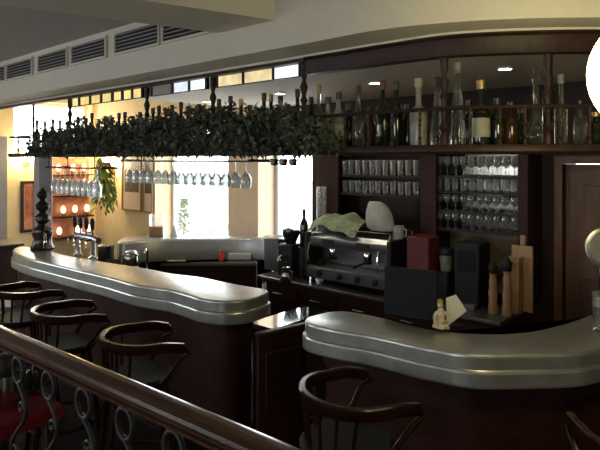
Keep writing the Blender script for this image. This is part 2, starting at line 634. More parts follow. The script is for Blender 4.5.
# ------------------------------------------------------------------ lights in the bar ceiling
NT = NS + 0.05
bays = [('amber lit glass transom under the soffit between the second and third posts', 71.5, 143.5, [(73, 79, 'yl'), (81, 90, 'yl'), (92, 101, 'yl'), (103, 112, 'yl'), (114.5, 122, 'yl'), (124.5, 132, 'yl'), (134, 142, 'yl')]),
        ('bluish white lit glass transom under the soffit left of the fourth post', 151, 208, [(153, 172, 'nl'), (174.5, 189, 'wl'), (191, 206, 'wl')]),
        ('warm white lit glass transom under the soffit between the fourth and fifth posts', 217, 301, [(219, 243, 'wy'), (245, 273, 'wy'), (275, 299.5, 'wl')])]
for lab, p0, p1, panes in bays:
    ua, ub = Un(p0, NT), Un(p1, NT)
    um = (ua + ub) / 2
    z0 = ZB - 0.113
    t = thing('transom_light', lab, 'light', W(um, NT, z0), ROT, 'lit transoms in the canopy header')
    w = (ub - ua) / 2
    f = MB()
    f.box(-w, w, -.010, .010, 0, .006)
    f.box(-w, w, -.012, .012, .100, .113)
    edges = [-w] + [q for a, c, k in panes for q in (Un(a, NT) - um, Un(c, NT) - um)] + [w]
    for a, c in zip(edges[0::2], edges[1::2]):
        f.box(a, c, -.012, .012, .006, .100)
    f.build('frame', 'darkwood', t)
    for a, c, k in panes:
        MB().box(Un(a, NT) - um, Un(c, NT) - um, -.004, .004, .006, .100).build('glass_panel', k, t)
ns_ = 4.22 * 0.886
for i, (px, lab) in enumerate([(207, 'leftmost, behind the shelf post'), (280, 'second from the left, over the dark bottles'),
                               (375, 'third from the left, over clear bottles'), (505, 'rightmost, nearest the globe lamp')]):
    p = onN(px, ns_)
    t = thing('spotlight', 'small round recessed ceiling spotlight, ' + lab, 'light', (p.x, p.y, ZB - 0.012), 0, 'spotlights in the bar ceiling')
    MB().lathe([(0.038, 0.004), (0.038, 0.012)], seg=16).build('bulb', 'spot', t)
    MB().lathe([(0.040, 0.015), (0.052, 0.015), (0.054, 0.005), (0.050, 0.0), (0.040, 0.002), (0.040, 0.015)], seg=20, cap=False).build('trim_ring', 'white', t)

# globe lamp, mostly out of the picture on the right
gp = PD(658, 72, 1.6)
t = thing('globe_lamp', 'large glowing white globe lamp hanging at the right edge', 'lamp', tuple(gp), 0)
MB().ball((0, 0, 0), 0.183, seg=32, n=20).build('globe', 'globe', t)
MB().lathe([(0.05, 0.17), (0.055, 0.20), (0.03, 0.24), (0.012, 0.25), (0.012, ZC - gp.z)], seg=14).build('rod', 'goldcap', t)

# ------------------------------------------------------------------ canopy shelf
ZS0, ZS1 = 2.03, 2.075
shelf_line = [p for p in fas]
ush = Un(8, NS)
sl = [W(ush, NS)] + [p for p in fas if xy2un(p.x, p.y)[0] > ush + 0.05]
canopy = thing('canopy_shelf', 'long dark wooden canopy shelf hanging over the bar counter', 'shelf', tuple(W(-3, NS + 0.15, ZS0)), ROT)
b = MB()
SD = 0.34
b.sweep([p + Vector((0, 0, ZS0)) for p in offset_path(sl, SD / 2)],
        [(-SD / 2, 0.012), (-SD / 2 + .012, 0), (SD / 2, 0), (SD / 2, ZS1 - ZS0), (-SD / 2 + .008, ZS1 - ZS0), (-SD / 2, ZS1 - ZS0 - .01)])
b.build('board', 'darkwood', canopy, world=True)


def turned(b, p, z0, z1, r):
    h = z1 - z0
    prof = [(r, 0), (r, .10 * h), (r * .6, .14 * h), (r * 1.25, .2 * h), (r * .55, .27 * h), (r * .75, .42 * h), (r * .5, .5 * h),
            (r * 1.1, .56 * h), (r * .6, .62 * h), (r * 1.2, .72 * h), (r * .55, .80 * h), (r * 1.0, .88 * h), (r, h)]
    return b.lathe(prof, (p.x, p.y, z0), 12)


pl_ = offset_path(sl, 0.05)
for px in (33.5, 70, 147, 213, 304, 444, 548):
    h_ = hit(pl_, px)
    b = MB()
    top = ZB - (0.035 if px < 305 else 0.112)
    turned(b, h_[0], ZS1, top, 0.021 if px > 40 else 0.014)
    b.build('post', 'darkwood', canopy, world=True)
# gallery rail with spindles
ZG = 2.255
b = MB()
b.tube([p + Vector((0, 0, ZG)) for p in offset_path(sl, 0.02)], 0.010, 8)
e = sl[0]
b.tube([W(ush, NS + .02, ZG), W(ush, NS + .3, ZG)], 0.010, 8)
b.build('gallery_rail', 'darkwood', canopy, world=True)
gl = offset_path(sl, 0.02)
for px in (8.8, 18.5, 29, 47, 62, 85, 108, 130, 160, 185, 235, 262, 285, 322, 345, 368, 392, 420, 470, 500, 525, 560, 590):
    h_ = hit(gl, px)
    if not h_:
        continue
    b = MB()
    turned(b, h_[0], ZS1, ZG, 0.009)
    b.build('spindle', 'darkwood', canopy, world=True)
# square column carrying the far end
t = thing('support_column', 'grey square column under the left end of the canopy shelf', 'column', tuple(W(Un(43, NS + .17), NS + .17, 0)), ROT)
MB().bbox(-0.07, 0.07, -0.07, 0.07, 0.0, ZS0, 0.008).build('shaft', 'greypaint', t)
MB().bbox(-0.09, 0.09, -0.09, 0.09, 0.0, 0.12, 0.01).build('base', 'greypaint', t)

# ------------------------------------------------------------------ garland of foliage along the shelf
gt = thing('garland', 'dense dark green leafy garland trailing along the canopy shelf front', 'plant', tuple(W(-3, NS, ZS1)), ROT)
vpx = list(range(30, 346, 5))
vine = [hit(offset_path(sl, 0.045), px)[0] for px in vpx]
vine = [p + Vector((0, 0, 2.13 + 0.03 * math.sin(i * 1.7))) for i, p in enumerate(vine)]
MB().tube(vine, 0.012, 6).build('vine', 'stem', gt, world=True)
b = MB()
tops = [(36, 140), (60, 130), (80, 126), (110, 125), (150, 122), (180, 115), (215, 112), (250, 116), (290, 112), (305, 116), (325, 124), (338, 138), (346, 147)]
dn = [(30, .35), (60, 1), (300, 1), (322, .6), (346, .15)]


def lerp(tab, x):
    for (x0, y0), (x1, y1) in zip(tab, tab[1:]):
        if x <= x1:
            return y0 + (y1 - y0) * max(0, x - x0) / (x1 - x0)
    return tab[-1][1]


for i in range(12500):
    x = random.random() ** 0.9 * (len(vine) - 1)
    j = min(int(x), len(vine) - 2)
    p = vine[j].lerp(vine[j + 1], x - j)
    px = 30 + x * 5
    if random.random() > lerp(dn, px):
        continue
    zt_ = Zat(lerp(tops, px) + 5 * math.sin(px * .21) + 3 * math.sin(px * .5), p.y)
    zz = ZS0 + .02 + (zt_ - ZS0 - .02) * random.random() ** 1.15
    q = Vector((p.x, p.y, zz)) + W(random.uniform(-.04, .04), random.gauss(-0.04, 0.035))
    d = Vector((random.gauss(0, 1), random.gauss(0, 1), random.gauss(0.1, 0.8)))
    b.leaf(q, d, (random.gauss(0, .4), random.gauss(0, .4), 1), random.uniform(.038, .065), random.uniform(.010, .017))
b.build('leaves', 'leaf', gt, world=True)


# ------------------------------------------------------------------ bottles
def bottle(kind, R, H):
    if kind == 'wine':
        return [(R * .9, 0), (R, .01), (R, .58 * H), (R * .86, .66 * H), (R * .42, .76 * H), (R * .36, .80 * H), (R * .36, .95 * H), (R * .42, .955 * H), (R * .42, H)]
    if kind == 'slim':
        return [(R * .9, 0), (R, .01), (R * .95, .40 * H), (R * .6, .58 * H), (R * .34, .72 * H), (R * .30, .95 * H), (R * .38, .955 * H), (R * .36, H)]
    if kind == 'square':
        return [(R * .95, 0), (R, .01), (R, .52 * H), (R * .9, .57 * H), (R * .40, .63 * H), (R * .32, .68 * H), (R * .32, .93 * H), (R * .42, .935 * H), (R * .42, H)]
    if kind == 'cone':
        return [(R, 0), (R * 1.02, .01), (R * .9, .25 * H), (R * .62, .55 * H), (R * .40, .80 * H), (R * .36, .93 * H), (R * .46, .94 * H), (R * .40, H)]
    if kind == 'decanter':
        return [(R * .85, 0), (R, .02), (R, .16 * H), (R * .8, .24 * H), (R * .40, .34 * H), (R * .25, .50 * H), (R * .22, .80 * H), (R * .32, .82 * H), (R * .30, .9 * H), (R * .12, .93 * H), (R * .2, .97 * H), (R * .1, H)]
    return [(R * .9, 0), (R, .015), (R, .62 * H), (R * .7, .72 * H), (R * .45, .80 * H), (R * .45, .94 * H), (R * .5, .945 * H), (R * .5, H)]


def make_bottle(px, ytop, kind, R, gm, capm, lab, off=0.16, lbl=None, group=None, sd=1.0):
    p = hit(offset_path(sl, off), px)[0]
    H = Zat(ytop, p.y) - ZS1
    t = thing('bottle', lab, 'bottle', (p.x, p.y, ZS1), random.uniform(-.5, .5), group)
    prof = bottle(kind, R, H * 0.93 if capm else H)
    seg = 4 if kind == 'square' and R < 0 else 16
    MB().lathe(prof, seg=seg).build('glass_body', gm, t)
    if capm:
        r = prof[-1][0]
        MB().lathe([(r * 1.12, H * .86), (r * 1.16, H * .99), (r * .9, H)], seg=12).build('cap', capm, t)
    if lbl:
        MB().lathe([(R * 1.012, H * .12), (R * 1.02, H * .13), (R * 1.02, H * .40), (R * 1.012, H * .41)], seg=18).build('paper_label', lbl, t)
    return t


BG = 'bottles on the canopy shelf'
RB = [
    (319, 85, 'slim', .036, 'btl_clear', 'goldcap', 'slender clear bottle with tan neck, first right of the post, above the garland end', .16, None),
    (328, 97, 'wine', .036, 'btl_frost', 'cap', 'short pale bottle with black cap at the right end of the garland', .10, 'label'),
    (338.5, 92, 'wine', .038, 'btl_frost', 'cap', 'bright pale bottle with black cap just right of the garland', .15, 'label'),
    (349, 104, 'round', .034, 'btl_dark', 'cap', 'squat dark bottle behind the pale bottles beside the garland', .24, None),
    (358.5, 85, 'slim', .035, 'btl_clear', 'cap', 'slender clear bottle with long thin neck under the third spotlight', .14, None),
    (370, 108, 'round', .036, 'btl_brown', 'cap', 'low brown bottle left of the pinkish necked bottle', .22, None),
    (382.5, 81, 'wine', .037, 'btl_green', 'redlabel', 'green bottle with reddish neck under the third spotlight', .13, None),
    (396, 81, 'wine', .038, 'btl_dark', 'cap', 'tall black bottle with broad black cap, left of the white ribbed bottle', .16, None),
    (408, 104, 'round', .034, 'btl_brown', 'cap', 'short brown bottle tight behind the white ribbed bottle', .25, None),
    (418.5, 78, 'square', .047, 'btl_frost', 'label', 'wide white ribbed bottle with frosted neck', .12, None),
    (437.5, 77, 'cone', .040, 'btl_clear', 'redlabel', 'clear conical bottle with red capsule beside the right turned post', .13, None),
    (457.5, 62, 'cone', .042, 'btl_clear', 'btl_frost', 'tallest clear tapering bottle on the shelf, right of the turned post', .12, None),
    (469, 100, 'wine', .035, 'btl_dark', 'cap', 'dark bottle right behind the tallest clear bottle', .24, None),
    (481, 80, 'square', .045, 'btl_dark', 'goldcap', 'dark bottle with yellow cap and pale label right of the tallest bottle', .13, 'label'),
    (497, 98, 'wine', .036, 'btl_dark', 'cap', 'dark green bottle under the rightmost spotlight', .18, None),
    (511, 102, 'wine', .036, 'btl_brown', 'cap', 'brown bottle left of the squat decanter', .20, None),
    (522, 108, 'round', .034, 'btl_green', 'cap', 'small green bottle touching the left side of the decanter', .22, None),
    (536, 68, 'decanter', .058, 'btl_clear', None, 'squat clear decanter with a tall flared neck and gold shoulder', .12, None),
    (549, 66, 'wine', .036, 'btl_green', 'cap', 'tall dark green bottle behind the decanter', .25, None),
    (561, 74, 'square', .032, 'btl_clear', 'btl_frost', 'slim bottle with square pale base and needle thin neck', .12, None),
    (580, 100, 'wine', .034, 'btl_clear', 'cap', 'clear bottle with bright vertical glints beside the globe lamp', .13, None),
    (596, 112, 'round', .036, 'btl_green', 'goldcap', 'stout greenish bottle below the globe lamp at right edge', .16, None),
]
for px, yt, kind, R, gm, cm, lab, off, lb in RB:
    make_bottle(px, yt, kind, R, gm, cm, lab, off, lb, BG)
# dark necks behind the garland
LB = [(37, 120, 'dark'), (45, 121, 'brown'), (53, 119, 'red'), (60, 120, 'green'), (67, 121, 'green'), (78, 116, 'dark'), (86, 118, 'dark'), (92, 113, 'dark'), (99, 119, 'brown'),
      (105, 116, 'dark'), (112, 117, 'dark'), (119, 113, 'dark'), (125, 112, 'dark'), (133, 116, 'dark'), (140, 112, 'dark'), (153, 108, 'dark'), (159, 106, 'dark'),
      (166, 110, 'dark'), (172, 105, 'dark'), (181, 102, 'dark'), (188, 106, 'dark'), (199, 104, 'dark'), (219, 99, 'dark'), (230.5, 96, 'dark'), (241, 99, 'brown'),
      (250, 105, 'dark'), (264, 93, 'dark'), (271, 94, 'gold'), (280.5, 96, 'clear'), (288, 104, 'dark'), (297.5, 89, 'dark'), (311, 97, 'dark')]
gmap = {'dark': ('btl_dark', 'cap'), 'brown': ('btl_brown', 'goldcap'), 'red': ('btl_brown', 'redlabel'), 'green': ('btl_green', 'goldcap'),
        'gold': ('btl_brown', 'goldcap'), 'clear': ('btl_frost', 'cap')}
special = {45: 'brown bottle at the far left end of the canopy shelf', 53: 'bottle with red capsule near the left end of the shelf',
           60: 'green bottle with gold cap right of the red capped bottle', 67: 'green bottle with gold cap against the second turned post',
           99: 'brown bottle with gold cap among dark necks above the left garland', 241: 'brown bottle with gold cap behind the garland centre',
           271: 'bottle with yellow neck right of a tall dark one above the garland', 280.5: 'pale bottle below the second spotlight above the garland',
           37: 'dark bottle at the far left just past the thin post', 230.5: 'tall square shouldered dark bottle right of the fourth post',
           264: 'tall dark bottle left of the yellow necked bottle above the garland', 297.5: 'tall dark bottle against the left side of the fifth post',
           311: 'dark bottle right of the fifth post at the end of the garland'}
for px, yt, k in LB:
    g, c = gmap[k]
    make_bottle(px, yt, 'wine', .035, g, c, special.get(px, 'dark bottle neck rising behind the garland'), .20 if (int(px) % 2) else .14, None,
                BG if px in special else 'dark bottles behind the garland')


# ------------------------------------------------------------------ glasses
def wine_glass_mesh(h=0.17, r=0.036, inv=False):
    pr = [(r * .85, 0), (r * .85, .003), (.004, .010), (.0035, h * .42), (r * .55, h * .50), (r * .98, h * .66), (r, h * .80), (r * .86, h),
          (r * .80, h), (r * .93, h * .80), (r * .9, h * .66), (r * .45, h * .53)]
    if inv:
        pr = [(a, h - z) for a, z in pr]
    return MB().lathe(pr, seg=10)


def tumbler_mesh(h=0.12, r=0.033):
    return MB().lathe([(r * .8, 0), (r * .82, .004), (r, h), (r * .93, h), (r * .75, .012)], seg=10)


proto = {}


def glass_at(key, mk, name, lab, cat, grp, p):
    if key not in proto:
        o = mk().build(name, 'glass', loc=tuple(p))
        tag(o, lab, cat, grp)
        proto[key] = o
    else:
        o = proto[key].copy()
        C.objects.link(o)
        o.location = p
        o['label'] = lab
        o['group'] = grp
    o.rotation_euler = (0, 0, random.uniform(0, 6))
    return o


# hanging racks under the shelf: rails are a thing, the glasses hang from them
def rack(lab, pxa, pxb, noffs, z0):
    ua, ub = Un(pxa, NS + .1), Un(pxb, NS + .1)
    t = thing('glass_rack', lab, 'rack', tuple(W((ua + ub) / 2, NS + .15, z0)), ROT, 'stemware racks under the canopy')
    w = (ub - ua) / 2 + 0.05
    for no in noffs:
        for s in (-.026, .026):
            MB().bbox(-w, w, no - .15 + s - .006, no - .15 + s + .006, 0, 0.012, 0.002).build('rail', 'darkwood', t)
    for x in (-w + .02, w - .02):
        for y in (noffs[0] - .15, noffs[-1] - .15):
            MB().cyl((x, y, 0.012), (x, y, ZS0 - z0), .005, seg=8).build('hanger_rod', 'iron', t)
        MB().box(x - .006, x + .006, noffs[0] - .18, noffs[-1] - .12, 0.012, .02).build('crossbar', 'darkwood', t)
    return t


rack('dark glass rack under the left end of the canopy, beside the grey column', 54, 97, (.06, .16, .26), 1.915)
rack('dark glass rack under the canopy in front of the bright windows', 127, 250, (.09, .22), 1.985)
for no in (.06, .16, .26):
    ua, ub = Un(55, NS + no), Un(97, NS + no)
    k = 9
    for i in range(k):
        glass_at('long', lambda: wine_glass_mesh(.27, .040, True), 'wine_glass', 'tall wine glass hanging upside down in the left rack by the grey column', 'glass',
                 'glasses in the left hanging rack', W(ua + (ub - ua) * i / (k - 1), NS + no, 1.928 - .27))
for no in (.09, .22):
    ua, ub = Un(130, NS + no), Un(246, NS + no)
    k = 15
    for i in range(k):
        glass_at('hang', lambda: wine_glass_mesh(.19, .037, True), 'wine_glass', 'wine glass hanging upside down in the rack before the bright windows', 'glass',
                 'glasses in the right hanging rack', W(ua + (ub - ua) * i / (k - 1), NS + no, 1.998 - .19))
# dark cups hanging in front of the second window
for i, (px, lab) in enumerate([(274, 'leftmost'), (283.5, 'middle'), (293, 'rightmost')]):
    p = onN(px, NS + .1)
    t = thing('hanging_cup', 'small dark cup hanging under the canopy, %s of three before the second window' % lab, 'cup', (p.x, p.y, ZS0), 0, 'dark cups under the canopy')
    MB().tube([(0, 0, 0), (0, 0, -.012), (.008, 0, -.02), (.012, 0, -.014)], .003, 6).build('hook', 'iron', t)
    MB().lathe([(.016, -.066), (.022, -.062), (.026, -.03), (.024, -.022), (.02, -.024)], seg=12).build('body', 'bronze', t)
    MB().tube([(.02, 0, -.03), (.036, 0, -.036), (.036, 0, -.052), (.02, 0, -.058)], .004, 6).build('handle', 'bronze', t)

# ------------------------------------------------------------------ bar counters
RING = [(-.010, .945), (-.002, .948), (0.0, .956), (-.001, 1.014), (-.004, 1.022), (-.014, 1.026), (-.016, 1.029),
        (-.016, 1.084), (-.018, 1.092), (-.024, 1.098), (-.034, 1.1)]


def counter_top(loop, name, mtl, parent):
    b = MB()
    b.rings([[(p.x, p.y, z) for p in offset_loop(loop, d)] for d, z in RING])
    return b.build(name, mtl, parent, world=True, angle=14)


def counter_body(loop, parent, inset, z0=.1, z1=.945):
    a = offset_loop(loop, -inset)
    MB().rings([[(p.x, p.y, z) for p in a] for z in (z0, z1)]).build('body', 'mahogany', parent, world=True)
    c = offset_loop(loop, -inset - .04)
    MB().rings([[(p.x, p.y, z) for p in c] for z in (0.0, z0)]).build('plinth', 'darkwood', parent, world=True)
    b = MB()
    d = offset_loop(loop, -inset + .012)
    e_ = offset_loop(loop, -inset - .01)
    n = len(d)
    for za, zb in ((.1, .2), (.86, .94)):
        b.rings([[(p.x, p.y, za) for p in e_], [(p.x, p.y, za) for p in d], [(p.x, p.y, zb) for p in d], [(p.x, p.y, zb) for p in e_]], cap=False)
    b.build('moulding', 'mahogany', parent, world=True)


L_px = [(12, 252), (28, 258.5), (50, 264), (75, 270), (105, 277), (130, 284), (150, 287.5), (168, 290), (185, 294.5), (200, 299), (222, 301.5), (245, 300),
        (262, 296), (270.5, 291.5), (266, 288.3), (252, 286), (235, 283), (218, 279.5), (200, 276), (175, 273), (150, 268.3), (130, 265), (110, 262), (85, 258), (64, 254), (45, 249), (28, 246.5), (14, 247.5)]
loopL = catmull([PZ(x, y, 0) * 1 for x, y in [(q[0], q[1]) for q in L_px]], 4, True) if False else None


def plan(pxs, z=1.1):
    return [Vector((p.x, p.y, 0)) for p in (PZ(x, y, z) for x, y in pxs)]


loopL = ccw(catmull(plan(L_px), 8, True))
cL = thing('bar_counter', 'left long wavy bar counter with rounded zinc top and mahogany body', 'counter', tuple(sum(loopL, Vector()) / len(loopL)), 0, 'zinc topped bar counters')
counter_top(loopL, 'zinc_top', 'zinc', cL)
counter_body(loopL, cL, .13)

R_px = [(302.5, 320), (308, 324), (320, 327.5), (340, 331.5), (360, 334.5), (378, 338), (400, 343), (420, 347.5), (437, 350.5), (456, 354), (480, 356.3), (510, 356.3), (550, 355.5), (580, 354), (600, 350.5)]
R_end = [Vector((1.70, 2.76, 0)), Vector((1.95, 2.95, 0)), Vector((2.2, 3.3, 0)), Vector((2.40, 3.75, 0)), Vector((2.15, 3.95, 0)), Vector((1.98, 3.75, 0))]
R_back = [(600, 309), (590, 312.5), (576, 318), (560, 323), (530, 330), (500, 332.5), (470, 332), (450, 330.5), (430, 328), (405, 322.5), (387, 317.5), (365, 313), (347, 310.2), (330, 310.5), (315, 313.5), (305, 316.5)]
loopR = ccw(catmull(plan(R_px) + R_end + plan(R_back), 8, True))
cR = thing('bar_counter', 'right curved bar counter with rounded zinc top, nearest to the viewer', 'counter', tuple(sum(loopR, Vector()) / len(loopR)), 0, 'zinc topped bar counters')
counter_top(loopR, 'zinc_top', 'zinc', cR)
counter_body(loopR, cR, .13)

# gate between the two counters
g0, g1 = PZ(258, 333, .935), PZ(307, 322.5, .935)
gd = (g1 - g0).normalized()
ga = math.atan2(gd.y, gd.x)
gl_ = (Vector((g1.x, g1.y, 0)) - Vector((g0.x, g0.y, 0))).length
gate = thing('bar_gate', 'low mahogany gate with a ledge between the left and right counters', 'gate', (g0.x, g0.y, 0), ga)
MB().bbox(0, gl_, 0, .03, .02, .91, .006).build('panel', 'mahogany', gate)
MB().bbox(-.01, gl_ + .01, -.02, .03, .91, .935, .006).build('ledge', 'darkwood', gate)
MB().bbox(.05, gl_ - .05, -.012, 0, .2, .8, .006).build('raised_panel', 'mahogany', gate)
# steel worktop behind the gate
wa, wbb = PZ(275, 326, .85), PZ(303.5, 308, .85)
ua, na = xy2un(wa.x, wa.y)
ub, nb2 = xy2un(wbb.x, wbb.y)
t = thing('prep_table', 'bright polished steel worktop behind the low gate between the counters', 'table', tuple(W((ua + ub) / 2, (na + nb2) / 2, 0)), ROT)
w, h = abs(ub - ua) / 2 + .04, abs(nb2 - na) / 2 + .06
MB().bbox(-w, w, -h, h, .82, .85, .004).build('worktop', 'polished', t)
MB().bbox(-w + .02, w - .02, -h + .02, h - .02, .10, .82, .004).build('cabinet', 'darksteel', t)
for x in (-w + .05, w - .05):
    for y in (-h + .05, h - .05):
        MB().cyl((x, y, 0), (x, y, .10), .02, seg=8).build('leg', 'black', t)

# back counter across the bar
B_px = [(118, 242.6), (140, 240.8), (165, 239.5), (200, 238.6), (240, 238.2), (262, 238.6), (271, 239)]
bl = plan(B_px)
bl = bl + [bl[-1] + Vector((.07, .06, 0)), bl[-1] + Vector((.02, .13, 0))] + [p + Vector((-.08, .16 + .25 * min(1, -p.x - .3), 0)) for p in bl[::-1][1:]]
loopB = ccw(catmull(bl, 4, True))
cB = thing('back_bar_counter', 'far curved zinc bar counter below the bright windows', 'counter', tuple(sum(loopB, Vector()) / len(loopB)), 0)
b = MB()
b.rings([[(p.x, p.y, z) for p in offset_loop(loopB, d)] for d, z in [(-.02, .85), (0, .86), (0, 1.075), (-.006, 1.09), (-.03, 1.1)]])
b.build('zinc_top', 'zinc', cB, world=True, angle=50)
counter_body(loopB, cB, .10, .1, .85)
# worktop below it on the staff side
wt = plan([(160, 263), (200, 263), (256, 263.2)], .85)
wb_ = plan([(160, 239.7), (200, 238.6), (258, 238.4)])
wt = wt + [p + Vector((0, .08, 0)) for p in wb_[::-1]]
wt = ccw(wt)
wk = thing('work_counter', 'low pale worktop on the staff side of the far counter', 'counter', tuple(sum(wt, Vector()) / len(wt)), 0)
MB().prism(wt, .82, .85).build('worktop', 'steel', wk, world=True)
MB().prism([p + Vector((0, .02, 0)) for p in wt], .0, .82).build('cabinet', 'darkwood', wk, world=True)

# ------------------------------------------------------------------ back bar: counter, hutch, door
uh0, uh1 = Un(318, 4.45), Un(528, 4.45)
uc0 = Un(262, 3.95)
bb = thing('back_bar_cabinet', 'dark wooden back bar counter with drawers under the coffee machine', 'cabinet', tuple(W((uc0 + uh1) / 2, 4.2, 0)), ROT)
Lc = (uh1 - uc0) / 2
MB().bbox(-Lc, Lc, -.26, .20, .08, .82, .006).build('carcass', 'mahogany', bb)
MB().bbox(-Lc - .02, Lc, -.30, .20, .82, .85, .006).build('worktop', 'darksteel', bb)
MB().box(-Lc + .03, Lc - .03, -.22, .20, 0, .08).build('plinth', 'darkwood', bb)
nd = 5
for i in range(nd):
    x0 = -Lc + .03 + i * (2 * Lc - .06) / nd
    x1 = x0 + (2 * Lc - .06) / nd - .03
    d = MB().bbox(x0, x1, -.275, -.26, .62, .79, .005).build('drawer', 'mahogany', bb)
    MB().tube([((x0 + x1) / 2 - .06, -.275, .71), ((x0 + x1) / 2 - .05, -.30, .71), ((x0 + x1) / 2 + .05, -.30, .71), ((x0 + x1) / 2 + .06, -.275, .71)], .007, 6).build('handle', 'chrome', d)
    MB().bbox(x0, x1, -.275, -.26, .12, .60, .005).build('door', 'mahogany', bb)

hu = thing('back_bar_hutch', 'tall dark wooden back bar hutch with open glass shelves', 'cabinet', tuple(W((uh0 + uh1) / 2, 4.6, .85)), ROT)
Lh = (uh1 - uh0) / 2
ucen = (uh0 + uh1) / 2
yF, yB = 4.45 - 4.6, NW - .01 - 4.6
zt = 2.2 - .85


def hx(px, n=4.45):
    return Un(px, n) - ucen


# stiles, rails and sides
for name, x0, x1 in (('stile', -Lh, hx(338)), ('stile', hx(420), hx(436)), ('stile', hx(517.5), Lh)):
    MB().bbox(x0, x1, yF, yF + .03, 0, zt, .004).build(name, 'mahogany', hu)
MB().box(-Lh, -Lh + .03, yF + .03, yB, 0, zt).build('side_panel', 'mahogany', hu)
MB().box(Lh - .03, Lh, yF + .03, yB, 0, zt).build('side_panel', 'mahogany', hu)
MB().box(hx(420) + .02, hx(436) - .02, yF + .03, yB, 0, zt).build('divider', 'mahogany', hu)
MB().bbox(-Lh - .02, Lh + .02, yF - .03, yB, zt, zt + .05, .01).build('cornice', 'mahogany', hu)
MB().box(-Lh + .03, hx(420) + .02, yB - .02, yB, 0, zt).build('back_panel', 'darkwood', hu)
MB().box(hx(436) - .02, Lh - .03, yB - .02, yB, .52, zt).build('mirror', 'mirror', hu)
MB().box(hx(436) - .02, Lh - .03, yB - .02, yB, 0, .52).build('back_panel', 'olive', hu)
dL = 4.55 / (((380 - 300) / F) * SN + CS)
dR = 4.55 / (((477 - 300) / F) * SN + CS)
shL = [Zat(175.5, dL), Zat(194, dL)]
shR = [Zat(y, dR) for y in (176.5, 192, 211.5, 230.5)]
for z in shL:
    MB().box(hx(338) - .02, hx(420) + .02, yF + .035, yB - .02, z - .85 - .02, z - .85).build('shelf', 'darkwood', hu)
for z in shR:
    MB().box(hx(436) - .02, hx(517.5) + .02, yF + .035, yB - .02, z - .85 - .016, z - .85).build('shelf', 'darkwood', hu)
for no in (4.53, 4.66):
    for z, h, key, lev in ((shL[0], .15, 'tl', 'upper'), (shL[1], .125, 'tl', 'lower')):
        k = 11
        ua, ub = Un(345, no), Un(416, no)
        for i in range(k):
            glass_at('t' + lev, lambda h=h: tumbler_mesh(h, .033), 'tumbler', 'clear tumbler on the %s shelf of the left hutch bay' % lev, 'glass',
                     'tumblers on the %s left hutch shelf' % lev, W(ua + (ub - ua) * i / (k - 1) + random.uniform(-.006, .006), no, z))
    for j, z in enumerate(shR):
        k = 10
        lev = ('top', 'second', 'third', 'bottom')[j]
        h = (.17, .115, .135, .14)[j]
        ua, ub = Un(440, no), Un(515, no)
        for i in range(k):
            glass_at('w%d' % j, (lambda h=h: wine_glass_mesh(h, .034)) if j in (0, 2, 3) else (lambda h=h: tumbler_mesh(h, .032)), 'wine_glass' if j != 1 else 'tumbler',
                     'clear %s on the %s shelf of the right hutch bay' % ('stem glass' if j != 1 else 'tumbler', lev), 'glass',
                     'glasses on the %s right hutch shelf' % lev, W(ua + (ub - ua) * i / (k - 1) + random.uniform(-.006, .006), no, z))

# wooden door right of the hutch
d1 = struct(MB().bbox(0, .95, .06, .10, .01, 1.965, .004).build('door_1', 'doorwood', loc=tuple(W(ud0, NW, 0)), rot=ROT))
f = MB()
f.box(-.06, 0, -.03, .0, 0, 2.03); f.box(.95, 1.01, -.03, 0, 0, 2.03); f.box(0, .95, -.03, 0, 1.97, 2.03)
f.build('door_frame', 'doorwood', d1)
for z0, z1 in ((.2, .9), (1.05, 1.8)):
    MB().bbox(.14, .81, .048, .06, z0, z1, .006).build('door_panel', 'doorwood', d1)
MB().cyl((.02, .05, 1.70), (.02, .05, 1.82), .010, seg=8).build('hinge', 'chrome', d1)
MB().cyl((.02, .05, .25), (.02, .05, .37), .010, seg=8).build('hinge', 'chrome', d1)

# ------------------------------------------------------------------ espresso machine
nm = 3.98
ue0, ue1 = Un(305, nm), Un(389, nm)
em = thing('espresso_machine', 'large dark steel espresso machine on the back bar counter', 'coffee machine', tuple(W((ue0 + ue1) / 2, nm, .85)), ROT)
w = (ue1 - ue0) / 2
for x in (-w + .06, w - .06):
    for y in (.05, .40):
        MB().lathe([(.022, 0), (.026, .01), (.018, .05)], (x, y, 0), 10).build('foot', 'black', em)
MB().bbox(-w, w, .0, .44, .05, .16, .012).build('drip_base', 'darksteel', em)
MB().box(-w + .03, w - .03, .01, .20, .16, .166).build('drip_grille', 'steel', em)
for x in (-w * .62, -w * .12, w * .30, w * .70):
    MB().lathe([(.030, 0), (.030, .012), (.020, .02)], (x, 0.0, .105), 14, (0, -1, 0)).build('knob', 'black', em)
MB().bbox(-w + .02, w - .02, .22, .44, .16, .34, .01).build('back_body', 'darksteel', em)
b = MB()
pr = [(0.05, .34), (.03, .37), (.03, .43), (.06, .465), (.44, .465), (.44, .34)]
b.rings([[(x, y, z) for y, z in pr] for x in (-w, w)])
b.build('top_housing', 'steel', em)
MB().bbox(-w - .012, -w + .03, .0, .44, .05, .47, .01).build('side_cheek', 'black', em)
MB().bbox(w - .03, w + .012, .0, .44, .05, .47, .01).build('side_cheek', 'black', em)
for x in (-w * .45, w * .38):
    g = MB().lathe([(.038, .0), (.042, .02), (.042, .07), (.03, .09)], (x, .11, .26), 14).build('group_head', 'chrome', em)
    pf = MB().lathe([(.034, 0), (.036, .03)], (x, .11, .232), 14)
    pf.tube([(x, .08, .245), (x, .0, .24), (x, -.09, .23)], [.010, .012, .016], 8)
    pf.build('portafilter', 'black', em)
    MB().bbox(x - .07, x + .07, .022, .03, .385, .42, .003).build('button_panel', 'black', em)
for x in (-w * .85, w * .80):
    MB().tube([(x, .03, .38), (x, -.02, .37), (x, -.04, .30), (x, -.03, .20)], .007, 8).build('steam_wand', 'chrome', em)
b = MB()
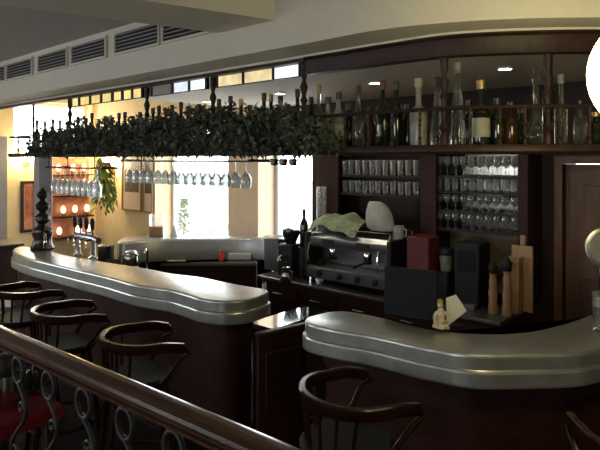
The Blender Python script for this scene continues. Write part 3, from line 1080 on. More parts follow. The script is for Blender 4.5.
b.tube([(-w + .03, .06, .52), (w - .03, .06, .52), (w - .03, .42, .52), (-w + .03, .42, .52)], .006, 6, closed=True)
for x in (-w + .03, 0, w - .03):
    for y in (.06, .42):
        b.cyl((x, y, .465), (x, y, .52), .005, seg=6)
b.build('cup_rail', 'chrome', em)
# green cloth draped over the machine top
uz = Un(342, nm + .2)
b = MB()
nx, ny = 22, 12
cw, cd = .275, .20
vs = []
for j in range(ny + 1):
    for i in range(nx + 1):
        x = -cw + 2 * cw * i / nx
        y = -cd + 2 * cd * j / ny
        z = .055 * math.exp(-((x + .05) / .2) ** 2) + .018 * math.sin(x * 25 + y * 9) + .012 * math.sin(y * 31 - x * 12)
        if y < -.13:
            z -= (-.13 - y) * 1.2
        vs.append((x, y, z + .02))
for dz in (0, -.012):
    pass
top = vs
bot = [(x, y, z - .012) for x, y, z in vs]
n1 = nx + 1
fs = []
for j in range(ny):
    for i in range(nx):
        a = j * n1 + i
        fs.append((a, a + 1, a + n1 + 1, a + n1))
        q = a + len(top)
        fs.append((q, q + n1, q + n1 + 1, q + 1))
bor = [i for i in range(n1)] + [j * n1 + nx for j in range(1, ny + 1)] + [ny * n1 + i for i in range(nx - 1, -1, -1)] + [j * n1 for j in range(ny - 1, 0, -1)]
for a, c in zip(bor, bor[1:] + bor[:1]):
    fs.append((a, a + len(top), c + len(top), c))
b.add(top + bot, fs)
tag(b.build('green_cloth', 'greentowel', loc=tuple(W(uz, nm + .22, .85 + .55)), rot=ROT), 'crumpled green cloth lying over the espresso machine cup rail', 'cloth')
# white bag and cup on the machine
p = W(Un(382, nm + .22), nm + .22, .85 + .527)
b = MB()
rs = []
for k, (rx, ry, z) in enumerate([(.115, .09, 0), (.135, .10, .02), (.13, .10, .09), (.12, .09, .15), (.10, .075, .20), (.085, .06, .23), (.06, .035, .25)]):
    rs.append([(rx * math.cos(2 * PI * i / 18) * (1 + .05 * math.sin(5 * i + k)) - .012 * k, ry * math.sin(2 * PI * i / 18) * (1 + .06 * math.sin(3 * i - k)), z) for i in range(18)])
b.rings(rs)
tag(b.build('paper_bag', 'bag', loc=tuple(p), rot=ROT), 'rounded white bag on top of the espresso machine', 'bag')
p = W(Un(398.5, nm + .20), nm + .20, .85 + .466)
t = thing('mug', 'white mug on the espresso machine right of the white bag', 'mug', tuple(p), ROT)
MB().lathe([(.034, 0), (.042, .01), (.046, .08), (.048, .115), (.043, .115), (.040, .02)], seg=16).build('body', 'bag', t)
MB().tube([(.044, 0, .095), (.075, 0, .09), (.075, 0, .04), (.044, 0, .03)], .006, 6).build('handle', 'bag', t)

# glass straw tower, bottle and grinder left of the machine
t = thing('glass_cylinder', 'tall clear glass cylinder against the dark hutch side', 'vase', tuple(W(Un(321.5, 4.38), 4.38, .85)), ROT)
MB().lathe([(.045, .30), (.05, .31), (.05, .88), (.046, .88), (.046, .32)], seg=16).build('cylinder', 'glass', t)
MB().lathe([(.06, 0), (.06, .02), (.03, .06), (.03, .26), (.05, .30)], seg=14).build('base', 'darksteel', t)
t = thing('bottle', 'dark green bottle standing against the bright second window', 'bottle', tuple(W(Un(304, 4.12), 4.12, .85)), 0)
MB().lathe(bottle('wine', .042, .36), (0, 0, .30), seg=14).build('glass_body', 'btl_dark', t)
MB().lathe([(.055, 0), (.055, .3)], seg=14).build('stand', 'black', t)
MB().lathe([(.018, .60), (.018, .665), (.014, .67)], seg=10).build('cap', 'cap', t)
t = thing('coffee_grinder', 'black coffee grinder with round hopper left of the espresso machine', 'grinder', tuple(W(Un(291, 4.1), 4.1, .85)), ROT)
MB().bbox(-.09, .09, -.1, .1, 0, .32, .015).build('body', 'black', t)
MB().lathe([(.05, .32), (.09, .42), (.085, .46), (.03, .48)], seg=16).build('hopper', 'btl_dark', t)
MB().tube([(0, -.1, .22), (0, -.16, .2), (0, -.17, .17)], .018, 8).build('spout', 'chrome', t)
t = thing('milk_jug', 'shiny chrome milk jug beside the black grinder', 'jug', tuple(W(Un(286, 3.85), 3.85, .85)), ROT)
MB().lathe([(.05, 0), (.055, .01), (.05, .07), (.038, .11), (.044, .14), (.040, .14), (.034, .11)], seg=16).build('body', 'chrome', t)
MB().tube([(.045, 0, .12), (.08, 0, .11), (.08, 0, .05), (.05, 0, .03)], .006, 6).build('handle', 'chrome', t)
t = thing('serving_tray', 'thin bright steel tray on the back bar below the second window', 'tray', tuple(W(Un(277, 4.22), 4.22, .85)), ROT)
MB().bbox(-.12, .10, -.08, .1, .0, .33, .01).build('stand', 'darksteel', t)
MB().lathe([(.15, .33), (.17, .345), (.16, .345), (.14, .335)], seg=20).build('dish', 'chrome', t)

# things right of the machine
p = W(Un(421, 4.12), 4.12, .85)
t = thing('red_box', 'tall dark red box on the back bar behind the dark screen', 'box', tuple(p), ROT)
MB().bbox(-.10, .10, -.06, .12, 0, .51, .006).build('case', 'redbox', t)
MB().bbox(-.103, .103, -.063, .123, .49, .52, .006).build('lid', 'redbox', t)
t = thing('coffee_grinder', 'slim coffee grinder with glass hopper right of the red box', 'grinder', tuple(W(Un(446, 4.2), 4.2, .85)), ROT)
MB().bbox(-.05, .05, -.08, .08, 0, .25, .012).build('body', 'black', t)
MB().lathe([(.04, .25), (.044, .26), (.055, .36), (.05, .38)], seg=16).build('hopper', 'btl_frost', t)
MB().lathe([(.066, .38), (.070, .395), (.06, .43), (.02, .44)], seg=16).build('lid', 'black', t)
t = thing('drinks_dispenser', 'black upright dispenser box behind the white card', 'machine', tuple(W(Un(470, 4.2), 4.2, .85)), ROT)
MB().bbox(-.10, .11, -.08, .14, 0, .50, .012).build('case', 'black', t)
MB().bbox(-.07, .08, -.085, -.08, .28, .44, .002).build('front_panel', 'screen', t)
MB().bbox(-.09, .10, -.14, -.08, 0, .04, .004).build('drip_tray', 'darksteel', t)
for px, lab, h, hd in ((493, 'wooden pepper mill with black top nearest the black dispenser', .39, True), (507, 'tall wooden pepper mill with black top beside the light board', .43, True)):
    t = thing('pepper_mill', lab, 'pepper mill', tuple(W(Un(px, 4.12), 4.12, .85)), 0, 'pepper mills on the back bar')
    MB().lathe([(.036, 0), (.038, .02), (.030, .08), (.034, .15), (.026, .2), (.030, h * .62), (.022, h * .68), (.030, h * .76)], seg=14).build('body', 'lightwood', t)
    MB().lathe([(.030, h * .76), (.036, h * .82), (.036, h * .9), (.02, h * .97), (.012, h)], seg=14).build('head', 'black', t)
t = thing('cutting_board', 'light wooden board leaning upright at the right end of the back bar', 'board', tuple(W(Un(523, 4.3), 4.3, .85)), ROT)
MB().bbox(-.085, .075, -.012, .012, 0, .50, .006).build('slab', 'lightwood', t)
MB().bbox(-.02, .02, -.012, .012, .50, .58, .006).build('grip', 'lightwood', t)
t = thing('wooden_crate', 'light wooden box standing upright beside the pepper mills', 'box', tuple(W(Un(514, 4.22), 4.22, .85)), ROT)
MB().bbox(-.05, .05, -.05, .05, 0, .40, .005).build('case', 'lightwood', t)
MB().bbox(-.054, .054, -.054, .054, .38, .42, .005).build('lid', 'lightwood', t)

# ------------------------------------------------------------------ things on the right counter
s0, s1 = PZ(387, 317, 1.1), PZ(436, 325, 1.1)
sd_ = (s1 - s0)
sa = math.atan2(sd_.y, sd_.x)
t = thing('computer_screen', 'dark navy flat screen seen from behind on the right counter', 'screen', tuple((s0 + s1) / 2 + Vector((0, .03, 0))), sa)
hw = sd_.length / 2 + .01
b = MB()
b.add([(x, y + (z * .05), z) for x, y, z in [(-hw, -.008, .015), (hw, -.008, .015), (hw, -.008, .285), (-hw, -.008, .285), (-hw, .008, .015), (hw, .008, .015), (hw, .008, .285), (-hw, .008, .285)]],
      [(0, 1, 2, 3), (7, 6, 5, 4), (0, 4, 5, 1), (1, 5, 6, 2), (2, 6, 7, 3), (3, 7, 4, 0)])
b.build('lid', 'screen', t)
MB().bbox(-hw, hw, .01, .2, 0, .016, .004).build('keyboard_base', 'black', t)
MB().cyl((-hw + .03, 0, .016), (hw - .03, 0, .016), .009, seg=8).build('hinge', 'black', t)

p = PZ(456, 327, 1.1)
t = thing('card_holder', 'white paper card leaning tilted beside the dark screen', 'card', tuple(p), 0)
a_, b_, c_, d_ = [PD(x, y, p.y - .01) for x, y in ((447.5, 299.5), (457.5, 296), (467.5, 311.5), (447.5, 326))]
tilt = Vector((0, .03, 0))
b = MB()
fr4 = [a_ + tilt, b_ + tilt, c_ + tilt * .4, d_]
b.add(fr4 + [q + Vector((0, .003, 0)) for q in fr4], [(0, 1, 2, 3), (7, 6, 5, 4), (0, 4, 5, 1), (1, 5, 6, 2), (2, 6, 7, 3), (3, 7, 4, 0)])
b.build('card', 'paper', t, world=True)
MB().bbox(-.05, .04, .0, .035, 0, .008, .003).build('foot', 'black', t)

p = PZ(441, 330, 1.1)
t = thing('figurine', 'small cream and gold figurine on a dark oval base in front of the screen', 'figurine', tuple(p), 0)
MB().lathe([(.038, 0), (.042, .006), (.034, .014)], seg=18).build('base', 'bronze', t)
b = MB()
b.lathe([(.034, .012), (.028, .03), (.020, .05), (.024, .075), (.026, .092), (.018, .108), (.009, .115), (.009, .12)], seg=14)
b.ball((-.004, 0, .134), .016, .016, .019)
b.tube([(.022, 0, .095), (.036, -.01, .075), (.030, -.024, .055), (.01, -.03, .05)], [.010, .009, .008, .007], 8)
b.tube([(-.022, 0, .095), (-.036, -.008, .072), (-.034, -.02, .045), (-.04, -.02, .02)], [.010, .009, .009, .010], 8)
b.tube([(.012, -.01, .03), (.026, -.026, .024), (.034, -.02, .016)], [.012, .010, .009], 8)
b.build('body', 'figure', t)
MB().lathe([(.016, 0), (.018, .008), (.006, .02)], (-.004, 0, .146), 12).build('hat', 'gilt', t)

p = PZ(603, 331, 1.1)
t = thing('beer_mug', 'glass mug of dark beer at the right edge of the counter', 'mug', tuple(p), 0)
MB().lathe([(.050, 0), (.054, .008), (.046, .03), (.050, .12), (.054, .20), (.050, .20), (.046, .12), (.042, .035), (.03, .02)], seg=20).build('glass', 'glass', t)
MB().lathe([(.040, .022), (.042, .04), (.045, .13)], seg=18).build('drink', 'beer', t)
MB().lathe([(.045, .131), (.046, .165)], seg=18).build('foam', 'foam', t)
MB().tube([(.05, 0, .17), (.09, 0, .16), (.095, 0, .08), (.05, 0, .05)], .009, 8).build('handle', 'glass', t)
p = PD(603, 247, 3.22)
t = thing('beer_tap', 'beer tap column with a round pale badge at the right edge', 'beer tap', (p.x, p.y, 1.1), 0)
MB().lathe([(.06, 0), (.062, .012), (.026, .03), (.022, .2), (.028, .26), (.02, .29)], seg=16).build('column', 'bronze', t)
MB().lathe([(.108, 0), (.116, .008), (.116, .03), (.10, .034)], (0, -.03, .40), 28, (-.25, -1, 0.1)).build('badge_rim', 'steel', t)
MB().lathe([(.095, .034), (.09, .040)], (0, -.03, .40), 28, (-.25, -1, 0.1)).build('badge_face', 'label', t)
MB().lathe([(.05, .040), (.045, .044)], (0, -.03, .40), 20, (-.25, -1, 0.1)).build('badge_emblem', 'leaf2', t)
MB().tube([(0, -.02, .22), (0, -.09, .22), (0, -.1, .17)], .010, 8).build('spout', 'chrome', t)

# small glass at the tip of the left counter
p = PZ(268.5, 291.5, 1.1)
tag(tumbler_mesh(.05, .018).build('shot_glass', 'glass', loc=tuple(p + Vector((-.03, .03, 0)))), 'small shot glass at the right tip of the left counter', 'glass')

# ------------------------------------------------------------------ things at the far left of the counter
p = PZ(38, 251, 1.1) + Vector((0, .10, 0))
t = thing('beer_font', 'dark bulbous ornamental beer font at the left end of the counter', 'beer tap', (p.x, p.y, 1.1), ROT)
MB().lathe([(.11, 0), (.12, .02), (.10, .05), (.085, .11), (.105, .16), (.10, .20), (.05, .24), (.04, .26), (.075, .30), (.075, .335), (.035, .37), (.03, .38), (.065, .415), (.068, .45), (.03, .49),
            (.028, .50), (.052, .53), (.055, .56), (.02, .60), (.008, .62)], seg=18).build('column', 'bronze', t)
MB().tube([(.08, -.02, .17), (.15, -.04, .15), (.17, -.05, .09)], [.02, .014, .012], 8).build('spout', 'chrome', t)
MB().tube([(.05, 0, .24), (.09, -.02, .21), (.13, -.03, .20)], [.012, .010, .012], 8).build('lever', 'bronze', t)
p0, p1 = PZ(64, 255.5, 1.1), PZ(97, 261, 1.1)
pc = (p0 + p1) / 2 + Vector((.02, .08, 0))
t = thing('beer_tower', 'chrome beer tap tower with four black handles on the left counter', 'beer tap', (pc.x, pc.y, 1.1), ROT)
for x in (-.14, .14):
    MB().lathe([(.045, 0), (.045, .01), (.025, .02), (.022, .15)], (x, 0, 0), 14).build('leg', 'chrome', t)
MB().tube([(-.24, 0, .17), (-.15, 0, .185), (.15, 0, .185), (.24, 0, .17)], [.028, .036, .036, .028], 12).build('cross_pipe', 'steel', t)
for x in (-.165, -.055, .055, .165):
    h = MB().lathe([(.008, .21), (.009, .26)], (x, -.02, 0), 8)
    o = h.build('handle_shaft', 'chrome', t)
    MB().lathe([(.012, .26), (.020, .29), (.022, .34), (.012, .37)], (x, -.02, 0), 10).build('handle_grip', 'black', o)
    MB().tube([(x, -.03, .18), (x, -.085, .17), (x, -.09, .11)], .010, 8).build('spout', 'chrome', t)

# staff-side clutter behind the left counter, on the worktop
def on_work(px, py, z=.85):
    return PZ(px, py, z)


cl_ = plan([(103, 275.5), (136, 276)], .85)
sh_ = thing('sink_unit', 'dark sink unit behind the beer taps on the staff side', 'sink', tuple((cl_[0] + cl_[1]) / 2), 0)
ax_ = (cl_[1] - cl_[0]).length / 2 + .12
MB().bbox(-ax_, ax_, .0, .30, 0, .85, .008).build('cabinet', 'darksteel', sh_)
MB().tube([(.2, .28, .85), (.2, .28, 1.04), (.2, .22, 1.08), (.2, .16, 1.04)], .012, 8).build('faucet', 'chrome', sh_)
bp_ = (cl_[0] + cl_[1]) / 2
t = thing('ice_bucket', 'shiny round chrome ice bucket on the sink unit', 'bucket', tuple(PD(131, 0, bp_.y + .16).xy) + (.85,), 0)
MB().lathe([(.055, 0), (.075, .03), (.085, .12), (.08, .17), (.086, .175), (.078, .175), (.07, .12)], seg=20).build('bowl', 'chrome', t)
MB().ball((0, 0, .19), .066, .066, .04).build('lid', 'chrome', t)
for i, px in enumerate((108, 113.5, 119)):
    q = PD(px, 0, bp_.y + .08)
    tag(tumbler_mesh(.15, .028).build('highball_glass', 'btl_frost', loc=(q.x, q.y, .85)), 'pale highball glass on the sink unit, %s of three' % ('leftmost', 'middle', 'rightmost')[i], 'glass',
        'highball glasses on the sink unit')
t = thing('coffee_can', 'dark canister behind the beer tap tower', 'canister', tuple(PD(106, 0, bp_.y + .20).xy) + (.85,), 0)
MB().lathe([(.08, 0), (.08, .24)], seg=18).build('body', 'black', t)
MB().lathe([(.084, .24), (.084, .27), (.03, .285)], seg=18).build('lid', 'bronze', t)

q = on_work(176, 262)
tag(MB().bbox(-.10, .10, -.005, .07, 0, .012, .002).build('notepad', 'yellowpaper', loc=(q.x, q.y + .02, .85)), 'pale yellow notepad lying on the low worktop', 'notepad')
q = on_work(220.5, 262)
t = thing('salt_shaker', 'small red dispenser standing on the low worktop', 'shaker', (q.x, q.y + .06, .85), 0)
MB().lathe([(.030, 0), (.032, .01), (.026, .07), (.018, .10)], seg=14).build('body', 'redpoly', t)
MB().lathe([(.020, .10), (.022, .12), (.008, .135)], seg=12).build('cap', 'redpoly', t)
q = on_work(240, 262)
t = thing('napkin_tray', 'white napkin tray right of the red dispenser', 'tray', (q.x, q.y + .04, .85), 0)
MB().bbox(-.15, .15, 0, .14, 0, .02, .004).build('tray', 'darksteel', t)
MB().bbox(-.14, .12, .02, .12, .02, .08, .004).build('napkins', 'paper', t)
# on the far counter
q = PZ(153, 238.3, 1.1) + Vector((0, .2, 0))
t = thing('juice_container', 'square clear container half full of orange on the far zinc counter', 'container', (q.x, q.y, 1.1), 0)
MB().bbox(-.078, .078, -.052, .052, .004, .115, .006).build('juice', 'orange', t)
b = MB()
for x0, x1, y0, y1, z0, z1 in ((-.085, .085, -.06, -.054, 0, .26), (-.085, .085, .054, .06, 0, .26), (-.085, -.079, -.054, .054, 0, .26), (.079, .085, -.054, .054, 0, .26), (-.079, .079, -.054, .054, 0, .003)):
    b.box(x0, x1, y0, y1, z0, z1)
b.build('tub', 'glass', t)
q = PZ(171, 238.2, 1.1) + Vector((0, .15, 0))
tag(MB().rings([[(-.045, -.03, 0), (.045, -.03, 0), (.045, .03, 0), (-.045, .03, 0)], [(-.008, -.004, .13), (.008, -.004, .13), (.008, .004, .13), (-.008, .004, .13)]]).build('folded_napkin', 'white', loc=(q.x, q.y, 1.1)),
    'white folded napkin cone on the far zinc counter', 'napkin')

# ------------------------------------------------------------------ left wall and cream wall decoration
def wall_frame(lab, place, a0, a1, z0, z1, art, mount, fw=.05, fm='darkwood', group=None, cat='picture'):
    c = place((a0 + a1) / 2, 0, z0)
    ax = (place(a1, 0, z0) - place(a0, 0, z0))
    rz = math.atan2(ax.y, ax.x)
    t = thing('picture_frame', lab, cat, tuple(c), rz, group)
    w, h = (a1 - a0) / 2, z1 - z0
    s = -1 if (Matrix.Rotation(rz, 3, 'Z') @ Vector((0, 1, 0))).dot(place(a0, 1, z0) - place(a0, 0, z0)) > 0 else 1
    f = MB()
    for x0, x1, za, zb in ((-w, w, 0, fw), (-w, w, h - fw, h), (-w, -w + fw, fw, h - fw), (w - fw, w, fw, h - fw)):
        f.box(x0, x1, min(s * .002, s * .03), max(s * .002, s * .03), za, zb)
    f.build('frame', fm, t)
    MB().box(-w + fw, w - fw, min(s * .002, s * .015), max(s * .002, s * .015), fw, h - fw).build('mount', mount, t)
    k = .18
    MB().box(-w + fw + k * w, w - fw - k * w, min(s * .015, s * .018), max(s * .015, s * .018), fw + h * .28, h - fw - .04).build('picture', art, t)
    return t


dW = lambda px: NW / (((px - 300) / F) * SN + CS)
for pa, pb, ya, yb, lab in ((123, 142.5, 150, 211, 'framed picture with a wide peach mount on the cream wall'), (144, 154, 150, 213, 'narrow framed picture next to the first window')):
    d_ = dW((pa + pb) / 2)
    wall_frame(lab, back, Un(pa, NW), Un(pb, NW), Zat(yb, d_), Zat(ya, d_), 'picture2', 'pillar', .03, 'lightwood', 'pictures on the cream wall')
na, nb_ = NL(20.5), NL(36)
dl = W(UL, (na + nb_) / 2).y
wall_frame('tall reddish framed picture on the left wall', left, na, nb_, Zat(232, dl), Zat(181, dl), 'picture', 'redpanel', .04, 'darkwood')
# red display panel with small lamps behind the hanging glasses
na, nb_ = NL(52), NL(88)
dl = W(UL, (na + nb_) / 2).y
t = thing('display_shelf', 'red lit display shelf with small lamps behind the hanging glasses', 'shelf', tuple(W(UL, (na + nb_) / 2, Zat(240, dl))), ROT)
w = (nb_ - na) / 2
H = Zat(158, dl) - Zat(240, dl)
MB().box(.002, .03, -w, w, 0, H).build('back_panel', 'redpanel', t)
for k in range(4):
    MB().box(.03, .20, -w, w, .05 + k * H * .25, .07 + k * H * .25).build('shelf', 'mahogany', t)
for k in range(4):
    for j in range(3):
        y = -w * .7 + j * w * .65 + random.uniform(-.08, .08)
        z = .07 + k * H * .25
        o = MB().lathe([(.03, 0), (.035, .05), (.03, .055)], (.12, y, z), 10).build('lamp_holder', 'terra', t)
        MB().lathe([(.02, .055), (.04, .09), (.035, .14), (.015, .17)], (.12, y, z), 10).build('lamp_bulb', 'candle', o)
# sconces
def sconce(lab, loc, rz, nx):
    t = thing('wall_sconce', lab, 'lamp', loc, rz, 'wall sconces')
    MB().lathe([(.05, 0), (.05, .02)], (0, 0, 0), 14, (0, -1, 0)).build('wall_plate', 'goldcap', t)
    MB().tube([(0, -.02, 0), (0, -.09, 0), (0, -.11, .04)], .01, 8).build('arm', 'goldcap', t)
    MB().lathe([(.05, .04), (.09, .10), (.075, .20), (.05, .22)], (0, -.11, 0), 16).build('lamp_shade', 'sconce', t)
sconce('glowing wall sconce on the cream wall above the hanging plant', tuple(W(Un(114, NW), NW, 1.82)), ROT, 0)
sconce('glowing wall sconce on the left wall above the reddish picture', tuple(W(UL, NL(26), 1.95)), ROT - PI / 2 + PI, 0)
# hanging plant in the corner
p = W(Un(104, 4.42), 4.42, 0)
t = thing('hanging_plant', 'green trailing plant hanging by the cream wall', 'plant', (p.x, p.y, 1.85), 0)
MB().lathe([(.05, 0), (.09, .03), (.11, .12), (.10, .12)], seg=14).build('pot', 'terra', t)
MB().tube([(0, 0, .12), (0, 0, ZB + .003 - 1.85)], .004, 6).build('cord', 'iron', t)
b = MB()
for i in range(420):
    a = random.uniform(0, 2 * PI)
    L = random.random() ** .6
    r = .05 + .13 * L * random.uniform(.5, 1)
    b.leaf((r * math.cos(a), r * math.sin(a), .15 - .75 * L * random.uniform(.4, 1) + .1 * math.sin(a * 3)), (math.cos(a), math.sin(a), -1.2), (0, 0, 1), .12, .02)
b.build('leaves', 'leaf2', t)
# grey post at the far left (side of an opening)
struct(MB().box(-.04, .04, -.16, .04, 0, 2.35).build('door_2', 'greypaint', loc=tuple(W(UL + .05, NL(2.0), 0)), rot=ROT))

# ------------------------------------------------------------------ dark cabinet and table at the left edge
q = PZ(14, 243, 1.05)
qs = Vector((-3.64, 6.55, 0))
t = thing('waiter_station', 'dark wooden waiter station with a slab top at the left edge', 'cabinet', (qs.x, qs.y, 0), ROT)
MB().bbox(-.50, .22, -.2, .25, .0, .99, .008).build('case', 'darkwood', t)
MB().bbox(-.55, .27, -.25, .30, .99, 1.02, .008).build('slab_top', 'darkwood', t)
for k in range(4):
    MB().bbox(-.46, .18, -.212, -.2, .12 + k * .21, .30 + k * .21, .005).build('front_slat', 'mahogany', t)
q = PZ(8, 306, .76)
t = thing('bistro_table', 'small dark bistro table at the left edge behind the handrail', 'table', (q.x - .05, q.y, 0), 0)
MB().lathe([(.30, .735), (.31, .745), (.30, .76)], seg=28).build('tabletop', 'mahogany', t)
MB().lathe([(.2, 0), (.2, .02), (.04, .05), (.03, .4), (.04, .735)], seg=16).build('pedestal', 'iron', t)
tag(MB().rings([[(-.05, -.035, 0), (.05, -.035, 0), (.05, .035, 0), (-.05, .035, 0)], [(-.02, -.004, .085), (.02, -.004, .085), (.02, .004, .085), (-.02, .004, .085)]]).build('folded_napkin', 'white', loc=(q.x, q.y, .76)),
    'white folded napkin standing on the small dark bistro table', 'napkin')
# table with red cloth and vacuum jug
q = W(-3.13, 1.15, 0)
t = thing('dining_table', 'table under a dark red cloth at the lower left', 'table', (q.x, q.y, 0), ROT)
tz = .722
MB().bbox(-.42, .28, -.22, .20, .69, .72, .006).build('tabletop', 'darkwood', t)
for x in (-.37, .23):
    for y in (-.17, .15):
        MB().bbox(x - .025, x + .025, y - .025, y + .025, 0, .69, .004).build('leg', 'darkwood', t)
b = MB()
rs = []
NQ = 48
def sq(i, hx0, hx1, hy0, hy1):
    k = i / NQ * 4
    s, f_ = int(k) % 4, k - int(k)
    c = [(hx0, hy0), (hx1, hy0), (hx1, hy1), (hx0, hy1)]
    a, e2 = c[s], c[(s + 1) % 4]
    return a[0] + (e2[0] - a[0]) * f_, a[1] + (e2[1] - a[1]) * f_
for gx, z, wv in ((-.02, tz + .006, 0), (.004, tz + .003, 0), (.007, .71, 0), (.009, .69, .002), (.011, .665, .004)):
    r_ = []
    for i in range(NQ):
        x, y = sq(i, -.42 - gx, .28 + gx, -.22 - gx, .20 + gx)
        r_.append((x + wv * math.sin(i * 2.1), y + wv * math.cos(i * 1.7), z))
    rs.append(r_)
b.rings(rs[::-1], cap=False)
b.f.append(tuple(range(len(b.v) - NQ, len(b.v))))
tag(b.build('tablecloth', 'redcloth', loc=(q.x, q.y, 0), rot=ROT), 'dark red cloth covering the table at the lower left', 'tablecloth')
q = PZ(6, 404, .73)
t = thing('vacuum_jug', 'steel vacuum jug with a black top on the red tablecloth', 'jug', (q.x, q.y, tz + .007), 0)
b = MB()
b.rings([[(r * (1 + .035 * math.cos(k * PI / 2)) * math.cos(2 * PI * k / 48), r * (1 + .035 * math.cos(k * PI / 2)) * math.sin(2 * PI * k / 48), z) for k in range(48)]
         for r, z in ((.064, 0), (.068, .01), (.068, .13), (.065, .16))])
b.build('body', 'chrome', t)
MB().lathe([(.066, .16), (.072, .17), (.070, .22), (.05, .255), (.02, .265)], seg=24).build('lid', 'black', t)
MB().tube([(.06, -.03, .20), (.115, -.05, .19), (.115, -.05, .08), (.065, -.03, .04)], .010, 8).build('handle', 'black', t)
q = PZ(33, 392, .73)
t = thing('condiment_set', 'dark cruet caddy on the red tablecloth beside the vacuum jug', 'cruet', (q.x, q.y, tz + .007), 0)
MB().bbox(-.05, .05, -.035, .035, 0, .02, .004).build('tray', 'black', t)
for x in (-.025, .025):
    MB().lathe([(.02, .02), (.022, .03), (.02, .09), (.012, .12)], (x, 0, 0), 12).build('cruet', 'btl_dark', t)
MB().tube([(0, 0, .02), (0, 0, .15), (.012, 0, .165), (0, 0, .18), (-.012, 0, .165), (0, 0, .15)], .004, 6).build('handle', 'steel', t)


# ------------------------------------------------------------------ bar stools
def make_stool(loc, rz, lab):
    t = thing('bar_stool', lab, 'bar stool', loc, rz, 'bentwood bar stools along the counter')
    zr = 1.0
    # local +y faces the counter
    MB().lathe([(.19, .76), (.20, .77), (.205, .79), (.19, .805), (.12, .80)], seg=24).build('seat', 'seatleather', t)
    for sx in (-1, 1):
        for sy in (-1, 1):
            MB().tube([(sx * .13, sy * .13, .77), (sx * .17, sy * .17, .40), (sx * .21, sy * .21, 0)], [.018, .018, .014], 8).build('leg', 'chairwood', t)
    MB().tube([(.185 * math.cos(a * PI / 12) * 1.25, .185 * math.sin(a * PI / 12) * 1.25, .30) for a in range(24)], .010, 6, closed=True).build('foot_ring', 'chairwood', t)
    pts = []
    R0 = .218
    pts.append((-R0 + .01, .22, zr - .02))
    pts.append((-R0 - .005, .12, zr))
    for k in range(0, 13):
        a = PI + PI * k / 12
        pts.append((R0 * math.cos(a), .02 + R0 * math.sin(a) * .95, zr + .012 * math.sin(PI * k / 12)))
    pts.append((R0 + .005, .12, zr))
    pts.append((R0 - .01, .22, zr - .02))
    pts = catmull(pts, 3)
    MB().sweep(pts, [(-.010, -.034), (.010, -.034), (.016, -.02), (.016, .012), (.010, .018), (-.010, .018), (-.016, .012), (-.016, -.02)]).build('back_rail', 'chairwood', t)
    for s in (-1, 1):
        MB().tube([(s * (R0 - .01), .22, zr - .02), (s * (R0 - .01), .245, zr - .06), (s * .215, .20, .92), (s * .18, .10, .79)], .013, 8).build('arm_support', 'chairwood', t)
    for k in range(1, 8):
        a = PI + PI * k / 8
        MB().tube([(.17 * math.cos(a), .17 * math.sin(a), .79), (R0 * math.cos(a), .02 + R0 * math.sin(a) * .95, zr)], .008, 6).build('spindle', 'chairwood', t)
    return t


st = [((.20, 2.41, 0), ROT - .42, 'bentwood bar stool in front of the right counter, at bottom centre'),
      ((-.92, 3.16, 0), ROT - .42, 'bentwood bar stool before the left counter, nearest to its rounded end'),
      ((-1.56, 3.70, 0), ROT - .30, 'bentwood bar stool before the left counter, second from its rounded end'),
      ((-2.14, 4.30, 0), ROT, 'bentwood bar stool before the left counter, farthest to the left'),
      ((1.26, 1.99, 0), -.1, 'bentwood bar stool at the lower right corner, cut by the edge')]
s0_ = make_stool(*st[0])
for loc, rz, lab in st[1:]:
    dup(s0_, loc, rz, lab)

# ------------------------------------------------------------------ handrail of the platform
KR = .58 / .67
A, B = Vector((-1.16, 2.17, 0)) * KR, Vector((-.119, 1.335, 0)) * KR
dr = (B - A).normalized()
P0, P1 = A - dr * 2.2, B + dr * .55
ra = math.atan2(dr.y, dr.x)
LR = (P1 - P0).length
hr = thing('handrail', 'polished wooden handrail on wrought iron balustrade in the foreground', 'railing', (P0.x, P0.y, .4), ra)
prof = [(-.024, -.046), (.024, -.046), (.031, -.040), (.031, -.031), (.022, -.026), (.022, -.016), (.040, -.008), (.044, .004), (.041, .016), (.030, .026), (.012, .031),
        (-.012, .031), (-.030, .026), (-.041, .016), (-.044, .004), (-.040, -.008), (-.022, -.016), (-.022, -.026), (-.031, -.031), (-.031, -.040)]
zr_ = 1.412 - .4
prof = [(a * .76, c * .76) for a, c in prof]
MB().sweep([(0, 0, zr_), (LR / 3, 0, zr_), (2 * LR / 3, 0, zr_), (LR, 0, zr_)], prof[::-1]).build('top_rail', 'railwood', hr, angle=25)
MB().bbox(0, LR, -.012, .012, .06, .085, .004).build('bottom_rail', 'iron', hr)
t0 = .195
nbal = int(LR / t0)
ph = ((Vector((-.517, 1.654, 0)) * KR - P0).dot(dr)) % t0
for i in range(nbal):
    x = ph + i * t0
    if x > LR - .03:
        break
    b = MB()
    b.tube([(x + .034 * math.cos(a * PI / 10), 0, zr_ - .086 + .040 * math.sin(a * PI / 10)) for a in range(20)], .0075, 8, closed=True)
    b.build('ring', 'iron', hr)
    b = MB()
    zz = zr_ - .128
    pts = []
    for k in range(21):
        s_ = k / 20
        pts.append((x + .055 * math.sin(s_ * 2 * PI) * (1 - .2 * s_), 0, zz - .30 * s_))
    b.tube(pts, .007, 8)
    for sg, zc_ in ((1, zz - .075), (-1, zz - .225)):
        b.tube([(x + sg * (.02 + .022 * (1 - q_ / 14) * math.cos(q_ * .55)), 0, zc_ + .022 * (1 - q_ / 14) * math.sin(q_ * .55)) for q_ in range(14)], .005, 6)
    b.build('scroll', 'iron', hr)
    MB().cyl((x, 0, .085), (x, 0, zz - .30), .008, seg=8).build('baluster', 'iron', hr)
    MB().ball((x, 0, zz - .30), .014).build('collar', 'iron', hr)
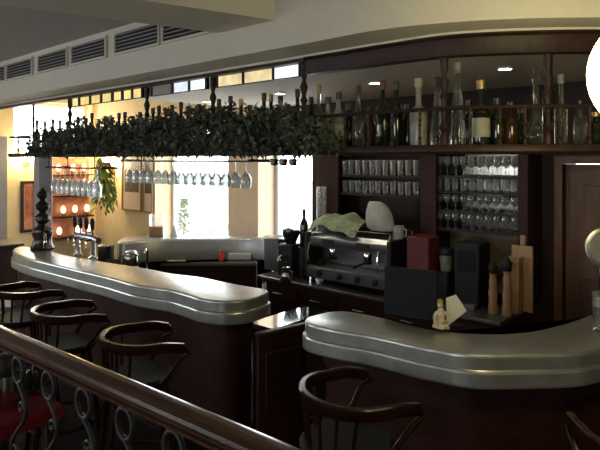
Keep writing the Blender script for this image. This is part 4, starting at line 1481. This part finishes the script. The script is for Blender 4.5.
for x in (.02, LR * .5 + .11, LR - .02):
    MB().cyl((x, 0, 0), (x, 0, zr_ - .04), .014, seg=10).build('newel', 'iron', hr)

# ------------------------------------------------------------------ outside
struct(quad(-40, 25, NW + .4, 40, -.12, -.02).build('ground_outside', 'slate'))
struct(quad(-40, UL - .35, -30, NW + .4, -.12, -.02).build('ground_side', 'slate'))
q = PD(211, 225, 10.6)
t = thing('garden_table', 'pale round table outside the first window', 'table', (q.x, q.y, -.02), 0)
MB().lathe([(.42, .74), (.43, .755), (.42, .77)], seg=28).build('tabletop', 'greypaint', t)
MB().lathe([(.22, 0), (.22, .03), (.03, .06), (.03, .74)], seg=14).build('pedestal', 'greypaint', t)
q = PD(184, 222, 11.6)
t = thing('potted_shrub', 'teal green shrub in a pot outside the first window', 'plant', (q.x, q.y, -.02), 0)
MB().lathe([(.15, 0), (.20, .35), (.17, .35)], seg=16).build('pot', 'white', t)
MB().cyl((0, 0, .3), (0, 0, .7), .02, seg=8).build('trunk', 'stem', t)
b = MB()
for i in range(500):
    k = random.random()
    r = .17 * (1 - k * .75) * math.sqrt(random.random())
    a = random.uniform(0, 2 * PI)
    b.leaf((r * math.cos(a), r * math.sin(a), .45 + k * .75), (math.cos(a), math.sin(a), .5), (0, 0, 1), .09, .03)
b.build('foliage', 'leaf3', t)

# ------------------------------------------------------------------ daylight, camera, colour
wd = bpy.data.worlds.new('sky')
sc.world = wd
wd.use_nodes = True
bg = wd.node_tree.nodes['Background']
bg.inputs['Color'].default_value = (0.93, 0.97, 1.0, 1)
bg.inputs['Strength'].default_value = 9.0

cam = bpy.data.cameras.new('camera')
co = bpy.data.objects.new('camera', cam)
C.objects.link(co)
co.location = (0, 0, EYE)
co.rotation_euler = (PI / 2, 0, 0)
cam.sensor_width = 36
cam.lens = 36 * F / 600
cam.shift_y = -65 / 600
cam.clip_start = .05
sc.camera = co
vs_ = sc.view_settings
vs_.view_transform = 'Standard'
vs_.look = 'None'
vs_.gamma = 1
vs_.use_curve_mapping = False
vs_.exposure = 0.0
sc.cycles.use_denoising = True
sc.cycles.max_bounces = 10
sc.cycles.transparent_max_bounces = 24
sc.cycles.caustics_reflective = False
sc.cycles.caustics_refractive = False
